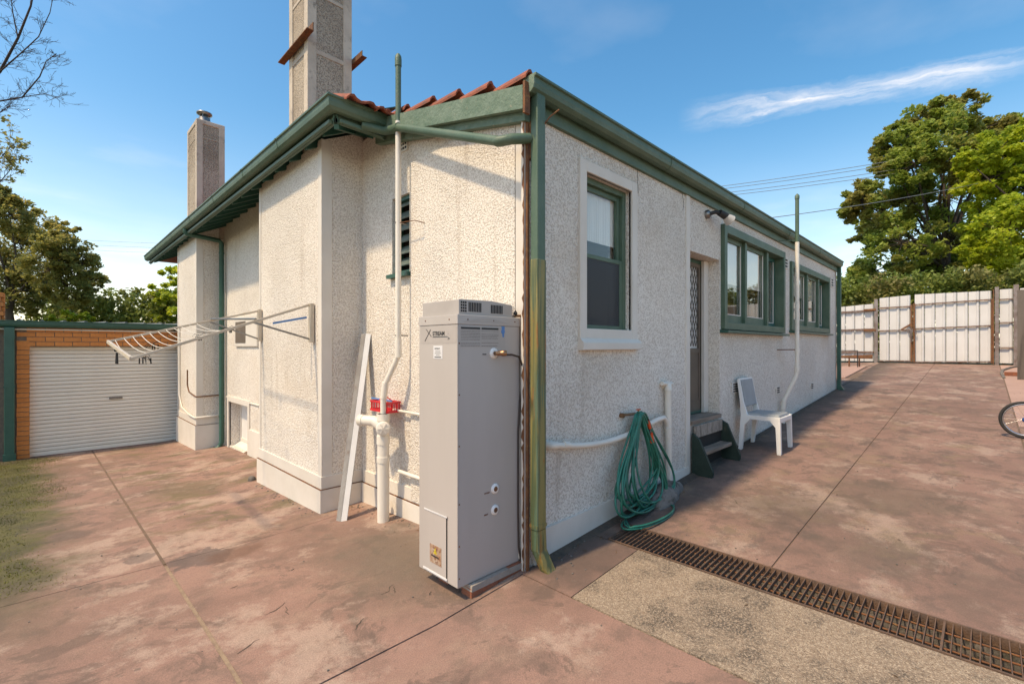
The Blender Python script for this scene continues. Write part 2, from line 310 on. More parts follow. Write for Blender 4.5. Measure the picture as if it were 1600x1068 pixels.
# ------------------------------------------------------------------ mesh builder
class MB:
    def __init__(s): s.v = []; s.f = []; s.sm = []
    def add(s, vs, fs, smooth=False):
        o = len(s.v); s.v += [tuple(p) for p in vs]; s.f += [tuple(i+o for i in f) for f in fs]; s.sm += [smooth]*len(fs); return s
    def box(s, x0, x1, y0, y1, z0, z1):
        return s.add([(x0, y0, z0), (x1, y0, z0), (x1, y1, z0), (x0, y1, z0), (x0, y0, z1), (x1, y0, z1), (x1, y1, z1), (x0, y1, z1)],
                     [(3, 2, 1, 0), (4, 5, 6, 7), (0, 1, 5, 4), (1, 2, 6, 5), (2, 3, 7, 6), (3, 0, 4, 7)])
    def prism(s, poly, vec, smooth=False):       # poly: 3D points, extruded by vec
        n = len(poly); a = [Vector(p) for p in poly]; b = [p+Vector(vec) for p in a]
        s.add(a+b, [tuple(range(n-1, -1, -1)), tuple(range(n, 2*n))])
        s.add(a+b, [(i, (i+1) % n, n+(i+1) % n, n+i) for i in range(n)], smooth); return s
    def bar(s, p, q, wd, ht, up=(0, 0, 1)):
        p = Vector(p); q = Vector(q); d = (q-p).normalized(); sd = d.cross(Vector(up)).normalized(); u = sd.cross(d)
        return s.prism([p-sd*wd/2-u*ht/2, p+sd*wd/2-u*ht/2, p+sd*wd/2+u*ht/2, p-sd*wd/2+u*ht/2], q-p)
    def tube(s, pts, r, n=8, closed=False):
        pts = [Vector(p) for p in pts]; k = len(pts); rs = r if isinstance(r, (list, tuple)) else [r]*k
        nrm = None; vs = []
        for i, p in enumerate(pts):
            if closed: t = pts[(i+1) % k]-pts[i-1]
            else: t = pts[min(i+1, k-1)]-pts[max(i-1, 0)]
            t.normalize()
            if nrm is None:
                nrm = t.orthogonal().normalized()
            else:
                nrm = (nrm-t*nrm.dot(t)); nrm = nrm.normalized() if nrm.length > 1e-6 else t.orthogonal().normalized()
            b = t.cross(nrm)
            for j in range(n):
                a = 2*math.pi*j/n; vs.append(p+(nrm*math.cos(a)+b*math.sin(a))*rs[i])
        fs = [(i*n+j, i*n+(j+1) % n, ((i+1) % k)*n+(j+1) % n, ((i+1) % k)*n+j) for i in range(k if closed else k-1) for j in range(n)]
        s.add(vs, fs, True)
        if not closed: s.add(vs[:n], [tuple(range(n-1, -1, -1))]); s.add(vs[-n:], [tuple(range(n))])
        return s
    def lathe(s, c, axis, prof, n=16):           # prof: list of (radius, along)
        c = Vector(c); ax = Vector(axis).normalized(); a = ax.orthogonal().normalized(); b = ax.cross(a); vs = []
        for r, h in prof:
            for j in range(n):
                t = 2*math.pi*j/n; vs.append(c+ax*h+(a*math.cos(t)+b*math.sin(t))*max(r, 1e-4))
        k = len(prof)
        s.add(vs, [(i*n+j, i*n+(j+1) % n, (i+1)*n+(j+1) % n, (i+1)*n+j) for i in range(k-1) for j in range(n)], True)
        s.add(vs[:n], [tuple(range(n-1, -1, -1))]); s.add(vs[-n:], [tuple(range(n))]); return s
    def mesh(s, name, mt, off=(0, 0, 0)):
        me = bpy.data.meshes.new(name); ox, oy, oz = off
        me.from_pydata([(x-ox, y-oy, z-oz) for x, y, z in s.v], [], s.f)
        me.polygons.foreach_set('use_smooth', s.sm); me.materials.append(M[mt] if isinstance(mt, str) else mt); me.update()
        return me
    def build(s, name, mt, parent=None, bevel=0, **kw):
        off = root_loc(parent) if parent else Vector((0, 0, 0))
        o = bpy.data.objects.new(name, s.mesh(name, mt, off)); C.objects.link(o); o.parent = parent
        if bevel:
            b = o.modifiers.new('bevel', 'BEVEL'); b.width = bevel; b.segments = 2; b.limit_method = 'ANGLE'; b.angle_limit = R(40)
        for k, v in kw.items(): o[k] = v
        return o
def root_loc(o):
    v = Vector((0, 0, 0))
    while o: v += o.location; o = o.parent
    return v
def thing(name, label, cat, loc=(0, 0, 0), group=None):
    o = bpy.data.objects.new(name, None); C.objects.link(o); o.location = loc; o.empty_display_size = .1
    o['label'] = label; o['category'] = cat
    if group: o['group'] = group
    return o
def tag(o, label, cat, group=None):
    o['label'] = label; o['category'] = cat
    if group: o['group'] = group
    return o
def inst(me, name, parent, loc, rot=(0, 0, 0), scale=(1, 1, 1)):      # a piece sharing mesh data; loc in world axes
    o = bpy.data.objects.new(name, me); C.objects.link(o); o.parent = parent
    o.location = Vector(loc)-root_loc(parent); o.rotation_euler = rot; o.scale = scale; return o
def boxmesh(name, mt, sx, sy, sz, ch=.004):
    b = MB(); hx, hy, hz = sx/2, sy/2, sz/2
    vs = []; 
    for z, k in ((-hz, ch), (-hz+ch, 0), (hz-ch, 0), (hz, ch)):
        vs += [(-hx+k, -hy+k, z), (hx-k, -hy+k, z), (hx-k, hy-k, z), (-hx+k, hy-k, z)]
    fs = [(3, 2, 1, 0), (12, 13, 14, 15)]
    for r in range(3): fs += [(r*4+j, r*4+(j+1) % 4, r*4+4+(j+1) % 4, r*4+4+j) for j in range(4)]
    return b.add(vs, fs).mesh(name, mt)
def text_mesh(s, size, mt, bold=0.0, name='lettering'):
    cu = bpy.data.curves.new(name, 'FONT'); cu.body = s; cu.size = size; cu.offset = bold; cu.extrude = .0006
    t = bpy.data.objects.new(name, cu); C.objects.link(t)
    dg = bpy.context.evaluated_depsgraph_get(); me = bpy.data.meshes.new_from_object(t.evaluated_get(dg))
    bpy.data.objects.remove(t); me.materials.clear(); me.materials.append(M[mt]); return me

# plate with rectangular openings. plane: 'x' (spans y) or 'y' (spans x). front faces -axis.
def wall(plane, at, th, a0, a1, z0, ztop, holes=(), cutsa=()):
    b = MB(); zt = ztop if callable(ztop) else (lambda a: ztop)
    As = sorted({a0, a1, *cutsa, *[h[0] for h in holes], *[h[1] for h in holes]})
    zs = sorted({z0, *[h[2] for h in holes], *[h[3] for h in holes]})
    P = (lambda a, d, z: (at+d, a, z)) if plane == 'x' else (lambda a, d, z: (a, at+d, z))
    for i in range(len(As)-1):
        l, r = As[i], As[i+1]
        for j in range(len(zs)):
            lo = zs[j]; top = j == len(zs)-1
            zl, zr = (zt(l), zt(r)) if top else (zs[j+1], zs[j+1])
            cm = (l+r)/2; zm = (lo+min(zl, zr))/2
            if any(h[0] <= cm <= h[1] and h[2] <= zm <= h[3] for h in holes): continue
            for d in (0, th): b.add([P(l, d, lo), P(r, d, lo), P(r, d, zr), P(l, d, zl)], [(0, 1, 2, 3)])
    for h in holes:
        l, r, lo, hi = h
        for (p, q) in (((l, lo), (r, lo)), ((r, lo), (r, hi)), ((r, hi), (l, hi)), ((l, hi), (l, lo))):
            b.add([P(p[0], 0, p[1]), P(q[0], 0, q[1]), P(q[0], th, q[1]), P(p[0], th, p[1])], [(0, 1, 2, 3)])
    for a, z1 in ((a0, zt(a0)), (a1, zt(a1))):
        b.add([P(a, 0, z0), P(a, th, z0), P(a, th, z1), P(a, 0, z1)], [(0, 1, 2, 3)])
    for i in range(len(As)-1):
        l, r = As[i], As[i+1]; b.add([P(l, 0, zt(l)), P(r, 0, zt(r)), P(r, th, zt(r)), P(l, th, zt(l))], [(0, 1, 2, 3)])
    return b

# ------------------------------------------------------------------ ground and paving
def sheet(xs, ys, zf, skip=None):
    b = MB(); n = len(ys)
    vs = [(x, y, zf(x, y)) for x in xs for y in ys]; fs = []
    for i in range(len(xs)-1):
        for j in range(n-1):
            if skip and skip((xs[i]+xs[i+1])/2, (ys[j]+ys[j+1])/2): continue
            fs.append((i*n+j, (i+1)*n+j, (i+1)*n+j+1, i*n+j+1))
    return b.add(vs, fs, True)
gx = [-400, -150, -60, -25, -12, -6, -3, 0, 1.6, 2.6, 3.12, 3.47, 5, 7, 9, 12, 15, 19.2, 24, 35, 60, 150, 400]
gy = [-400, -150, -60, -25, -12, -6, -3.0, -1, 1, 2.07, 2.6, 5, 8, 12, 16, 25, 50, 150, 400]
sheet(gx, gy, lambda x, y: ground_z(x, y)-.05, lambda x, y: 3.12 < x < 3.47 and -3.0 < y < 2.07).build('ground', 'ground', kind='structure')
sheet(gx, gy, lambda x, y: ground_z(x, y)-.007, lambda x, y: (3.12 < x < 3.47 and -3.0 < y < 2.07) or not (-6 < x < 19 and -6 < y < 12)).build('joint_bed', 'joint_rust', kind='structure')
paving = bpy.data.objects.new('concrete_paving', None); C.objects.link(paving); paving['kind'] = 'structure'
rs = random.Random(4)
def slab(x0, x1, y0, y1, mt='concrete', name='concrete_slab', dz=None, gap=.005, parent=None):
    x0 += gap; x1 -= gap; y0 += gap; y1 -= gap
    nx = max(2, int((x1-x0)/.4)+1); ny = max(2, int((y1-y0)/.4)+1)
    xs = [x0+(x1-x0)*i/(nx-1) for i in range(nx)]; ys = [y0+(y1-y0)*i/(ny-1) for i in range(ny)]
    xs = sorted(set(xs+[k for k in (1.6,) if x0 < k < x1])); ys = sorted(set(ys+[k for k in (2.6, ) if y0 < k < y1]))
    dz = rs.uniform(-.0015, .0015) if dz is None else dz
    b = sheet(xs, ys, lambda x, y: ground_z(x, y)+dz)
    rim = [(x, y0) for x in xs]+[(x1, y) for y in ys[1:]]+[(x, y1) for x in xs[-2::-1]]+[(x0, y) for y in ys[-2:0:-1]]
    k = len(rim); vs = [(x, y, ground_z(x, y)+dz) for x, y in rim]+[(x, y, ground_z(x, y)-.06) for x, y in rim]
    b.add(vs, [(i, i+k, (i+1) % k+k, (i+1) % k) for i in range(k)])
    return b.build(name, mt, parent or paving)
XL = [-7.5, -3.4, .659]
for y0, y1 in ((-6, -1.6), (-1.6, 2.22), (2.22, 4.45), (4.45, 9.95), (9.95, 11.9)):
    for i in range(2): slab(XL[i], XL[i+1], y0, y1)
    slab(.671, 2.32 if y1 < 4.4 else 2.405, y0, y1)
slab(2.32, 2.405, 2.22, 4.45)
slab(2.32, 3.12, 1.80, 2.245)
slab(2.32, 3.12, -3.0, 1.80, 'aggregate', 'aggregate_slab', .004)
slab(3.12, 3.47, 2.07, 2.245)
XR = [3.47, 6.5, 9.6, 12.7, 15.8, 19.0]
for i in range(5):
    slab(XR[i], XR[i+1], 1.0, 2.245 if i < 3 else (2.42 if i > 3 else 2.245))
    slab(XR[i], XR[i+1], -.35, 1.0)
slab(12.7, 14.4, 2.25, 7)
slab(14.4, 17.6, 2.45, 7, 'pad_pink', 'paving_pad', .02); slab(17.6, 19.0, 2.43, 7)
for i in range(5): slab(XR[i], XR[i+1], -6.0, -3.0)  # out-of-view slabs, this row and the next, added to bounce light
slab(2.32, 3.47, -6.0, -3.0)
for i in range(5): slab(XR[i], XR[i+1], -3.0, -.36, 'pad_pink' if i > 1 else 'concrete', 'side_paving', -.004)
sheet([.640, .690], [4.45+.3*i for i in range(19)], lambda x, y: ground_z(x, y)-.003).build('joint_strip', 'joint_rust', paving)
sheet([.640, .690], [-1.6+.3*i for i in range(21)], lambda x, y: ground_z(x, y)-.003).build('joint_strip', 'joint_tan', paving)
# drain channel under the grate
b = MB(); z = ground_z(3.3, 0)
for x0, x1 in ((3.06, 3.135), (3.455, 3.53)): b.box(x0, x1, -3, 2.08, z-.32, z-.04)
b.box(3.06, 3.53, -3, 2.08, z-.36, z-.22); b.box(3.06, 3.53, 2.06, 2.12, z-.32, z-.03); b.build('drain_channel', 'rock', kind='structure')
gr = thing('drain_grate', 'long rusty steel drain grate of narrow bars set across the driveway', 'drain grate', (3.295, 0, z))
zl, zr = ground_z(3.14, 0), ground_z(3.45, 0)
for x, zz in ((3.132, zl), (3.458, zr)):
    MB().box(x-.006, x+.006, -2.9, 2.06, zz-.05, zz+.006).build('frame_rail', 'grate', gr)
MB().box(3.138, 3.452, 2.052, 2.062, z-.04, z+.002).build('frame_end', 'grate', gr)
for x in (3.215, 3.295, 3.375):
    MB().tube([(x, -2.88, ground_z(x, 0)-.022), (x, 2.05, ground_z(x, 0)-.022)], .006, 6).build('cross_rod', 'rust', gr)
bm = MB(); dzz = (zr-zl)/2
bm.add([(-.157, -.0022, -.03-dzz), (.157, -.0022, -.03+dzz), (.157, .0022, -.03+dzz), (-.157, .0022, -.03-dzz),
        (-.157, -.0022, -dzz), (.157, -.0022, dzz), (.157, .0022, dzz), (-.157, .0022, -dzz)],
       [(3, 2, 1, 0), (4, 5, 6, 7), (0, 1, 5, 4), (1, 2, 6, 5), (2, 3, 7, 6), (3, 0, 4, 7)])
me = bm.mesh('grate_bar', 'grate')
for i in range(140):
    y = 2.04-i*.0345
    o = inst(me, 'grate_bar', gr, (3.295, y, z+.003), (0, 0, rs.uniform(-.01, .01)), (1, 2.2 if i % 28 == 27 else 1, 1))

# ------------------------------------------------------------------ house
XW, YW = 2.41, 2.25
house = thing('house', 'single storey white roughcast house with green gutters, tall chimneys and red tiled roof', 'house', (XW, YW, 0))
gt = lambda y: 3.31+.225*(y-2.25)
main_top = lambda y: min(3.93, 3.80+.49*max(0, y-4.3)) if y > 3.95 else gt(y)
# gable wall (faces -X)
louv = (3.755, 4.06, 2.29, 3.03)
wall('x', XW, .24, YW+.238, 4.66, -.6, lambda y: gt(y) if y < 3.96 else 3.78, [louv], [3.0, 3.70, 3.96]).build('end_wall', 'cast', house)
MB().box(XW-.022, XW+.01, 2.36, 3.70, .19, 3.28).build('render_panel', 'cast', house)
bwin = (8.56, 9.68, -.20, .61)
wall('x', XW, .24, 4.66, 14.0, -.6, 3.9, [bwin]).build('rear_wall', 'cast', house)
# side wall (faces -Y)
W1 = (3.08, 3.77, 1.64, 3.0); DR = (4.98, 5.81, .785, 2.645); W2 = (5.93, 8.26, 1.86, 3.03); W3 = (8.83, 11.44, 1.92, 2.95)
wall('y', YW, .24, XW, 12.3, -.4, 3.33, [W1, DR, W2, W3]).build('side_wall', 'cast', house)
MB().box(12.06, 12.3, YW+.24, 11, -.4, 3.4).build('far_wall', 'cast', house)
MB().box(2.66, 12.04, 5.2, 5.3, -.4, 3.3).build('inner_wall', 'blind', house)
MB().box(2.66, 12.04, 2.5, 5.2, .70, .78).build('floor', 'tread', house)
MB().box(2.66, 12.04, 2.5, 5.2, 3.2, 3.22).build('ceiling', 'blind', house)
MB().box(2.66, 12.04, 13.8, 14.0, -.6, 3.9).build('back_wall', 'cast', house)
# piers (chimney breasts) on the rear side
def pier(y0, y1):
    b = MB(); x0 = 1.975; zt = 3.66
    b.prism([(x0, y0, -.6), (XW+.02, y0, -.6), (XW+.02, y0, zt+.22), (x0, y0, zt)], (0, y1-y0, 0)).build('chimney_breast', 'cast', house)
    # smooth corner strips and edge strips, base course with cap
    p = .007
    c = MB(); c.prism([(x0-p, y0-p, .19), (x0+.10, y0-p, .19), (x0+.10, y0+.002, .19), (x0+.002, y0+.002, .19), (x0+.002, y0+.075, .19), (x0-p, y0+.075, .19)], (0, 0, zt-.18))
    c.build('corner_strip', 'trim', house)
    MB().box(x0-p, x0+.002, y1-.05, y1+p, .19, zt+.01).build('corner_strip', 'trim', house)
    c = MB(); q = .028
    c.prism([(x0-.012, y0-.012, .16), (x0-.012, y0-.012, .29), (x0-.003, y0-.003, .305), (x0+.01, y0+.01, .305), (x0+.01, y0+.01, .16)], (0, 0, 0)) if False else None
    MB().box(x0-.014, XW, y0-.014, y1+.014, .175, .30).build('base_band', 'trim', house, .004)
    MB().box(x0-.030, XW, y0-.030, y1+.030, -.6, .172).build('plinth', 'trim', house, .006)
    MB().box(x0-.031, XW, y0-.031, y1+.031, .1722, .1765).build('stain_line', 'rust', house)
pier(4.66, 6.55); pier(10.04, 11.7)
# base band along the rear wall and end wall
MB().box(XW-.014, XW+.01, 2.36, 4.63, .175, .30).build('base_band', 'trim', house, .004)
MB().box(XW-.030, XW+.01, 2.30, 4.62, -.6, .172).build('plinth', 'trim', house, .006)
MB().box(XW-.030, XW+.01, 2.30, 4.62, .1722, .1765).build('stain_line', 'rust', house)
MB().box(XW-.028, XW+.01, 6.59, 8.46, -.6, .25).build('plinth', 'trim', house, .006)
MB().box(XW-.02, XW+.01, 2.262, 2.355, -.1, 3.29).build('corner_strip', 'trim', house, .003)
# side wall trims
# plinth as a wedge following the drive
b = MB(); b.prism([(2.46, YW-.022, -.1), (4.93, YW-.022, -.1), (4.93, YW-.022, .30), (2.46, YW-.022, .285)], (0, .03, 0)); b.build('plinth', 'trim', house, .005)
MB().box(4.885, 4.975, YW-.012, YW+.01, .12, 3.24).build('door_strip', 'trim', house, .003)
def frame_rect(b, x0, x1, z0, z1, w_, y0, y1, wt=None, wb=None):
    wt = wt or w_; wb = wb or w_
    b.box(x0, x0+w_, y0, y1, z0, z1); b.box(x1-w_, x1, y0, y1, z0, z1)
    b.box(x0+w_, x1-w_, y0+.001, y1-.001, z1-wt, z1); b.box(x0+w_, x1-w_, y0+.001, y1-.001, z0, z0+wb)
# window 1: tall double hung with painted surround
win = MB(); frame_rect(win, 2.99, 3.86, 1.655, 3.09, .09, YW-.02, YW+.02); win.build('window_surround', 'trim', house, .004)
f = MB(); frame_rect(f, 3.08, 3.77, 1.66, 3.0, .05, YW+.05, YW+.15); wf = f.build('window', 'green', house, .004)
s1 = MB(); frame_rect(s1, 3.13, 3.72, 2.33, 2.95, .042, YW+.085, YW+.12, wb=.04); s1.build('upper_sash', 'green', wf, .003)
s2 = MB(); frame_rect(s2, 3.13, 3.72, 1.71, 2.37, .045, YW+.055, YW+.085, wt=.035, wb=.07); s2.build('lower_sash', 'green', wf, .003)
MB().box(3.17, 3.68, YW+.100, YW+.104, 2.37, 2.91).build('pane', 'glass', wf)
MB().box(3.175, 3.675, YW+.070, YW+.074, 1.78, 2.335).build('pane', 'glass', wf)
MB().box(3.178, 3.672, YW+.060, YW+.0615, 1.78, 2.335).build('insect_screen', 'flyscreen', wf)
b = MB()
for i in range(17): x = 3.135+i*.034; b.prism([(x, YW+.130, 2.50), (x+.02, YW+.124, 2.50), (x+.034, YW+.130, 2.50)], (0, 0, .44))
b.build('curtain', 'curtain', wf)
b = MB(); b.prism([(2.985, YW-.055, 1.572), (2.985, YW-.055, 1.632), (2.985, YW-.022, 1.664), (2.985, YW+.06, 1.68), (2.985, YW+.06, 1.565)], (.885, 0, 0)); b.build('window_sill', 'trim', house, .006)
# windows 2 and 3: wide timber casements
def wide_window(x0, x1, z0, z1, divs, proud, ajar=None):
    f = MB(); frame_rect(f, x0, x1, z0, z1, .085, YW-proud, YW+.13, wt=.10, wb=.09)
    for d in divs: f.box(d-.035, d+.035, YW-.01, YW+.13, z0+.09, z1-.10)
    wf = f.build('window', 'green', house, .004)
    b = MB(); b.prism([(x0-.03, YW-proud-.05, z0-.045), (x0-.03, YW-proud-.05, z0-.015), (x0-.03, YW+.02, z0-.001), (x0-.03, YW+.02, z0-.045)], (x1-x0+.06, 0, 0)); b.build('sill', 'green_dark', wf, .003)
    e = [x0+.085]+divs+[x1-.085]
    for i in range(len(e)-1):
        a = e[i]+(.035 if i else 0); c = e[i+1]-(.035 if i < len(e)-2 else 0)
        yy = YW+.03 if i < 2 else YW+.085
        s = MB(); mt = 'green' if i < 2 else 'bluegreen'
        frame_rect(s, a+.004, c-.004, z0+.092, z1-.102, .055, yy, yy+.04, wb=.10 if i < 2 else .06)
        sash = s.build('sash', mt, wf, .003)
        MB().box(a+.055, c-.055, yy+.018, yy+.022, z0+.15, z1-.155).build('pane', 'glass', wf)
        # pale putty line
        p = MB(); zb = z0+.092+(.10 if i < 2 else .06); p.box(a+.06, c-.06, yy-.002, yy+.01, zb, zb+.012); p.box(c-.068, c-.060, yy-.002, yy+.01, zb+.012, z1-.16); p.build('putty', 'trim', wf)
    for i in range(3): MB().box(x0+.09, divs[1]-.036, YW+.076, YW+.080, z0+.60, z1-.101).build('blind', 'blind', wf) if i == 0 else None
    b = MB(); n = 10
    for k, cx in enumerate((x0+.1, x0+(x1-x0)*.36, x1-.45)):
        for j in range(6): x = cx+j*.04; b.prism([(x, YW+.175, z0+.1), (x+.02, YW+.163, z0+.1), (x+.04, YW+.175, z0+.1)], (0, 0, z1-z0-.2))
    b.build('curtain', 'curtain', wf)
    return wf
wide_window(5.85, 8.34, 1.81, 3.09, [6.70, 7.60], .05)
wide_window(8.75, 11.5, 1.87, 3.01, [9.85, 10.68], .04)
# door recess
d = MB(); frame_rect(d, 4.985, 5.805, .80, 2.64, .045, YW+.17, YW+.23, wb=.03); dr = d.build('door', 'green_dark', house, .003)
MB().box(5.68, 5.806, YW+.13, YW+.169, .80, 2.64).build('jamb', 'trim', dr, .003)
MB().box(5.03, 5.68, YW+.20, YW+.215, .83, 2.59).build('door_leaf', 'door_glass', dr)
d = MB(); frame_rect(d, 5.03, 5.68, .83, 2.60, .05, YW+.175, YW+.195, wb=.12); d.box(5.08, 5.63, YW+.176, YW+.194, 1.52, 1.58); d.build('screen_frame', 'door_brown', dr, .002)
MB().box(5.08, 5.63, YW+.183, YW+.189, .95, 1.52).build('kick_panel', 'door_brown', dr)
b = MB(); px, pz = .068, .085
for i in range(9):
    for j in range(13):
        cx = 5.08+i*px+(px/2 if j % 2 else 0); cz = 1.60+j*pz/1.0*.94
        for s in (-1, 1):
            x1 = cx+s*px/2
            if 5.07 < cx < 5.64 and 5.06 < x1 < 5.65: b.bar((cx, YW+.182, cz), (x1, YW+.182, cz+pz*.94), .007, .006, (0, 1, 0))
b.build('diamond_mesh', 'flywire', dr)
MB().box(5.04, 5.075, YW+.15, YW+.175, 1.60, 1.72).build('handle', 'steel', dr)
MB().box(4.99, 5.80, YW-.03, YW+.235, .745, .792).build('door_sill', 'tread', house, .004)
# fascia and gutters of the side wall
MB().box(2.35, 12.33, YW-.03, YW+.02, 3.225, 3.36).build('fascia', 'green', house, .003)
def gutter_prof(o, z):        # (outward offset, z) from back of gutter
    return [(0, z), (0, z-.105), (.035, z-.118), (.07, z-.112), (.095, z-.09), (.103, z-.06), (.103, z-.022), (.118, z-.016), (.118, z), (.105, z), (.09, z-.012), (.09, z-.06), (.06, z-.098), (.012, z-.09), (.012, z)]
def gutter(axis, back, a0, a1, z, sgn=-1, name='gutter', mt='green'):
    pr = gutter_prof(0, z)
    if axis == 'x': poly = [(a0, back+sgn*o, zz) for o, zz in pr]; vec = (a1-a0, 0, 0)
    else: poly = [(back+sgn*o, a0, zz) for o, zz in pr]; vec = (0, a1-a0, 0)
    o = MB().prism(poly, vec, False).build(name, mt, house)
    return o
for i in range(5):
    a = 2.335+i*1.98; gutter('x', YW-.03, a, a+1.978, 3.43)
    if i: MB().prism([(a-.02, YW-.031-o*1.03, zz-.002) for o, zz in gutter_prof(0, 3.43)], (.035, 0, 0)).build('gutter_joint', 'green', house)
b = MB(); b.prism([(2.326, YW-.03-o, zz) for o, zz in gutter_prof(0, 3.43)[:9]], (.009, 0, 0)); b.build('gutter_end', 'green_flaky', house)
b = MB(); b.prism([(12.236, YW-.03-o, zz) for o, zz in gutter_prof(0, 3.43)[:9]], (.009, 0, 0)); b.build('gutter_end', 'green', house)
# barge boards on the end wall
def slanted(x0, x1, y0, y1, zb, zt, sl=.225):
    return MB().prism([(x0, y0, zb+sl*(y0-2.25)), (x0, y1, zb+sl*(y1-2.25)), (x0, y1, zt+sl*(y1-2.25)), (x0, y0, zt+sl*(y0-2.25))], (x1-x0, 0, 0))
slanted(2.285, 2.325, 2.185, 4.3, 3.215, 3.375).build('barge_board', 'green_flaky', house, .004)
slanted(2.335, 2.395, 2.21, 4.25, 3.155, 3.30).build('barge_batten', 'green_flaky', house, .004)
MB().box(2.287, 2.34, 2.165, 2.186, 3.17, 3.385).build('barge_end_cap', 'rust', house, .003)
# main eave: gutters, fascia, rafters, soffit
ZM = 3.767
gutter('y', 1.834, 4.053, 14.2, ZM)
gutter('x', 4.052, 1.834, 2.284, ZM)
pr = gutter_prof(0, ZM)      # mitred corner: sweep the profile round the corner
A = [(1.834-o, 4.052-o, zz) for o, zz in pr]; Bp = [(1.834-o, 4.055, zz) for o, zz in pr]; Cp = [(1.8345, 4.052-o, zz) for o, zz in pr]; n = len(pr)
b = MB(); b.add(A+Bp, [(i, (i+1) % n, n+(i+1) % n, n+i) for i in range(n)]); b.add(A+Cp, [(i, (i+1) % n, n+(i+1) % n, n+i) for i in range(n)]); b.build('gutter_corner', 'green', house)
for y in (5.2, 6.4, 7.8, 9.3, 10.9, 12.6):
    MB().prism([(1.833-o*1.03, y, zz-.001) for o, zz in pr[:9]], (0, .03, 0)).build('gutter_joint', 'green', house)
MB().prism([(1.834-o, 14.2, zz) for o, zz in pr[:9]], (0, .01, 0)).build('gutter_end', 'green', house)
MB().box(1.836, 1.862, 4.055, 14.2, 3.585, 3.745).build('fascia', 'green', house, .003)
MB().box(1.80, 1.834, 4.10, 14.1, 3.585, 3.62).build('quad_moulding', 'green', house, .006)
MB().box(1.836, 2.40, 4.055, 4.081, 3.585, 3.745).build('fascia', 'green', house, .003)
MB().box(1.87, 2.30, 4.02, 4.053, 3.585, 3.62).build('quad_moulding', 'green', house, .006)
raf = MB().prism([(0, -.022, 0), (.62, -.022, .30), (.62, -.022, .39), (0, -.022, .09)], (0, .044, 0)).mesh('rafter_tail', 'green_dark')
for i in range(23):
    y = 4.36+i*.427
    if y < 14: inst(raf, 'rafter_tail', house, (1.864, y, 3.565))
raf2 = MB().prism([(-.022, 0, 0), (-.022, .60, .285), (-.022, .60, .375), (-.022, 0, .09)], (.044, 0, 0)).mesh('rafter_tail', 'green_dark')
for x in (2.20,): inst(raf2, 'rafter_tail', house, (x, 4.083, 3.565))
MB().prism([(1.864, 4.08, 3.66), (2.5, 4.08, 3.97), (2.5, 4.08, 3.98), (1.864, 4.08, 3.67)], (0, 10.1, 0)).build('eave_lining', 'green_dark', house)
MB().prism([(1.864, 4.083, 3.655), (1.864, 4.70, 3.96), (1.864, 4.70, 3.97), (1.864, 4.083, 3.665)], (.6, 0, 0)).build('eave_lining', 'green_dark', house)
MB().bar((1.85, 4.07, 3.60), (2.42, 4.64, 3.88), .045, .12).build('hip_rafter', 'green_dark', house)
# roofs
b = MB(); z0 = ZM-.10; xa, xb, ya, yb = 1.75, 9.0, 3.97, 14.2; h = 3.6; s = .49
xr = (xa+xb)/2; zr_ = z0+s*(xr-xa); yr0 = ya+(xr-xa); yr1 = yb-(xr-xa)
b.add([(xa, ya, z0), (xb, ya, z0), (xb, yb, z0), (xa, yb, z0), (xr, yr0, zr_), (xr, yr1, zr_)], [(0, 1, 4), (1, 2, 5, 4), (2, 3, 5), (3, 0, 4, 5)])
roof = b.build('roof', 'tile', house)
b = MB(); b.add([(2.34, 2.2, 3.33), (12.28, 2.2, 3.33), (12.28, 6.5, 4.30), (2.34, 6.5, 4.30), (12.28, 10.9, 3.4), (2.9, 10.9, 3.4)], [(0, 1, 2, 3), (3, 2, 4, 5)])
MB().prism([(12.06, 2.5, 3.3), (12.06, 6.5, 4.3), (12.06, 11, 3.3)], (.2, 0, 0)).build('far_gable', 'cast', house)
roof2 = b.build('lean_to_roof', 'tile', house)
def tile_mb(wd=.30, ln=.44):
    prof = [(0, 0), (.03, .035), (.06, .042), (.09, .02), (.13, .008), (.17, .012), (.21, .03), (.24, .03), (.27, .008), (.30, .004)]
    b = MB(); k = len(prof); vs = []
    for y, dz in ((0, .055), (ln, .012)):
        for x, zz in prof: vs.append((x*wd/.30, y, zz+dz))
        for x, zz in prof: vs.append((x*wd/.30, y, zz+dz-.020))
    b.add(vs, [(i, i+1, 2*k+i+1, 2*k+i) for i in range(k-1)], True)
    b.add(vs, [(k+i+1, k+i, 3*k+i, 3*k+i+1) for i in range(k-1)])
    b.add(vs, [(i+1, i, k+i, k+i+1) for i in range(k-1)]); b.add(vs, [(0, 2*k, 3*k, k), (k-1, 2*k-1, 4*k-1, 3*k-1)]); return b
tm = tile_mb().mesh('roof_tile', 'tile')
rt = random.Random(9)
for c in range(2):
    for r in range(6):
        y = 2.17+r*.375+(.0 if c else rt.uniform(-.02, .04)); x = 2.315+c*.285
        inst(tm, 'roof_tile', roof2, (x-(0 if c else rt.uniform(0, .03)), y, ((3.366 if r else 3.385) if c == 0 else 3.295)+.225*(y-2.2)+rt.uniform(0, .012)), (math.atan(.225)-(rt.uniform(.0, .09) if c == 0 else 0), rt.uniform(-.05, .05) if r else .0, rt.uniform(-.07, .07) if c == 0 else 0), (.68 if c == 0 else 1, 1, 1))
for r in range(3):
    for c in range(7):
        x = 1.86+c*.285+r*.06; y = 3.90+r*.36
        if x > 1.75+r*.33: inst(tm, 'roof_tile', roof, (x, y, ZM-.035+.49*(y-3.97)+rt.uniform(0, .012)), (math.atan(.49)+rt.uniform(-.04, .03), rt.uniform(-.03, .03), rt.uniform(-.05, .05)))
